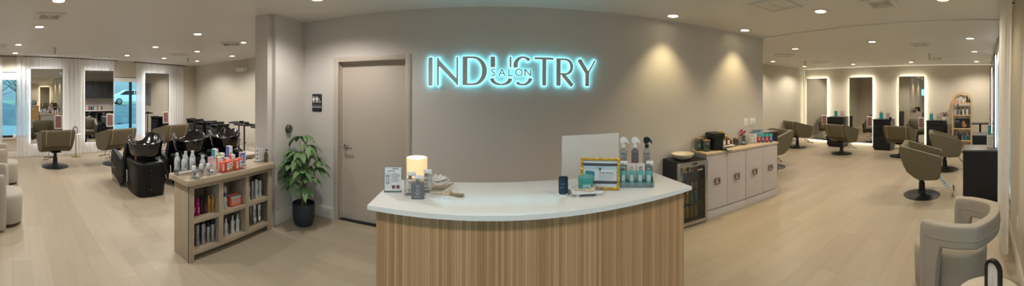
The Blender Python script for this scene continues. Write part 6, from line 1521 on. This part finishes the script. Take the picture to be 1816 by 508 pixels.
b = MB(); b.b(-0.85, 0.85, -0.52, 0, 0.88, 0.92, bev=0.003); b.build('worktop', OFFW, t); b = MB(); b.b(-0.85, -0.81, -0.5, 0, 0, 0.88); b.b(0.81, 0.85, -0.5, 0, 0, 0.88); b.b(-0.81, 0.81, -0.03, 0, 0.1, 0.88); b.build('support', SLATE, t)
for k, (m, c, h) in enumerate(((MAG, BLK2, .2), (BLK2, WB2, .22), (TBOX, BLK2, .2), (WB2, BLK2, .18), (GLDP, BLK2, .21), (WB2, WB2, .16), (AMBER, BLK2, .17))):
    round_bottle('colour_bottle', 'colour bottle on the pale counter under the dark wall cabinets', (-2.95 - 0.03 * (k % 2), 3.75 + 0.1 * k, 0.9203), -pi / 2, .032, h, m, c, 'colour bottles on the pale counter', 'flip', pr=None)
t = thing('wall_mounted_panel', 'grey electrical panel on the end wall, seen in the corner mirror', 'electrical panel', (-4.75, 6.05, 1.62), 0)
b = MB(); b.b(-0.2, 0.2, -0.025, 0, -0.48, 0.48, bev=0.004); b.build('box', mat('panel_grey', (142, 144, 146), 0.5), t); b = MB(); b.b(-0.16, 0.16, -0.031, -0.025, -0.42, 0.42, bev=0.002); q = b.build('door', mat('panel_grey', (142, 144, 146), 0.5), t); b = MB(); b.b(0.12, 0.14, -0.036, -0.031, -0.03, 0.03); b.build('latch', BLACKP, q)

# ------------------------------------------------------------------ sky, camera, view
wd = bpy.data.worlds.new('winter_sky'); bpy.context.scene.world = wd; wd.use_nodes = True
bg = wd.node_tree.nodes['Background']; N = wd.node_tree.nodes.new; Lk = wd.node_tree.links.new
tc = N('ShaderNodeTexCoord'); sp = N('ShaderNodeSeparateXYZ'); Lk(tc.outputs['Generated'], sp.inputs[0])
mr = N('ShaderNodeMapRange'); mr.inputs['From Min'].default_value = 0.0; mr.inputs['From Max'].default_value = 0.7; mr.inputs['To Min'].default_value = 0.8; mr.inputs['To Max'].default_value = 5.0; Lk(sp.outputs['Z'], mr.inputs['Value'])
bg.inputs['Color'].default_value = (0.36, 0.63, 0.77, 1); Lk(mr.outputs['Result'], bg.inputs['Strength'])
cd = bpy.data.cameras.new('camera'); cam = bpy.data.objects.new('camera', cd); COL.objects.link(cam)
cd.type = 'PANO'; cd.panorama_type = 'CENTRAL_CYLINDRICAL'
FPX = 548.0
cd.central_cylindrical_range_u_min = -882.0 / FPX; cd.central_cylindrical_range_u_max = (1816 - 882.0) / FPX
cd.central_cylindrical_range_v_min = -(508 - 170.5) / FPX; cd.central_cylindrical_range_v_max = 170.5 / FPX; cd.central_cylindrical_radius = 1.0
cd.clip_start = 0.02; cd.clip_end = 300
cam.matrix_world = Matrix.Translation((0, 0, 1.6)) @ Matrix.Rotation(-0.004, 4, 'Y') @ Matrix.Rotation(pi / 2, 4, 'X')
sc = bpy.context.scene; sc.camera = cam
sc.view_settings.view_transform = 'Standard'; sc.view_settings.look = 'None'; sc.view_settings.exposure = 0.42; sc.view_settings.gamma = 1.0; sc.view_settings.use_curve_mapping = False
try:
    sc.cycles.max_bounces = 8; sc.cycles.diffuse_bounces = 5; sc.cycles.glossy_bounces = 4; sc.cycles.transparent_max_bounces = 16; sc.cycles.transmission_bounces = 4
    sc.cycles.sample_clamp_indirect = 6.0; sc.cycles.use_denoising = True; sc.cycles.caustics_reflective = False; sc.cycles.caustics_refractive = False
except AttributeError:
    pass
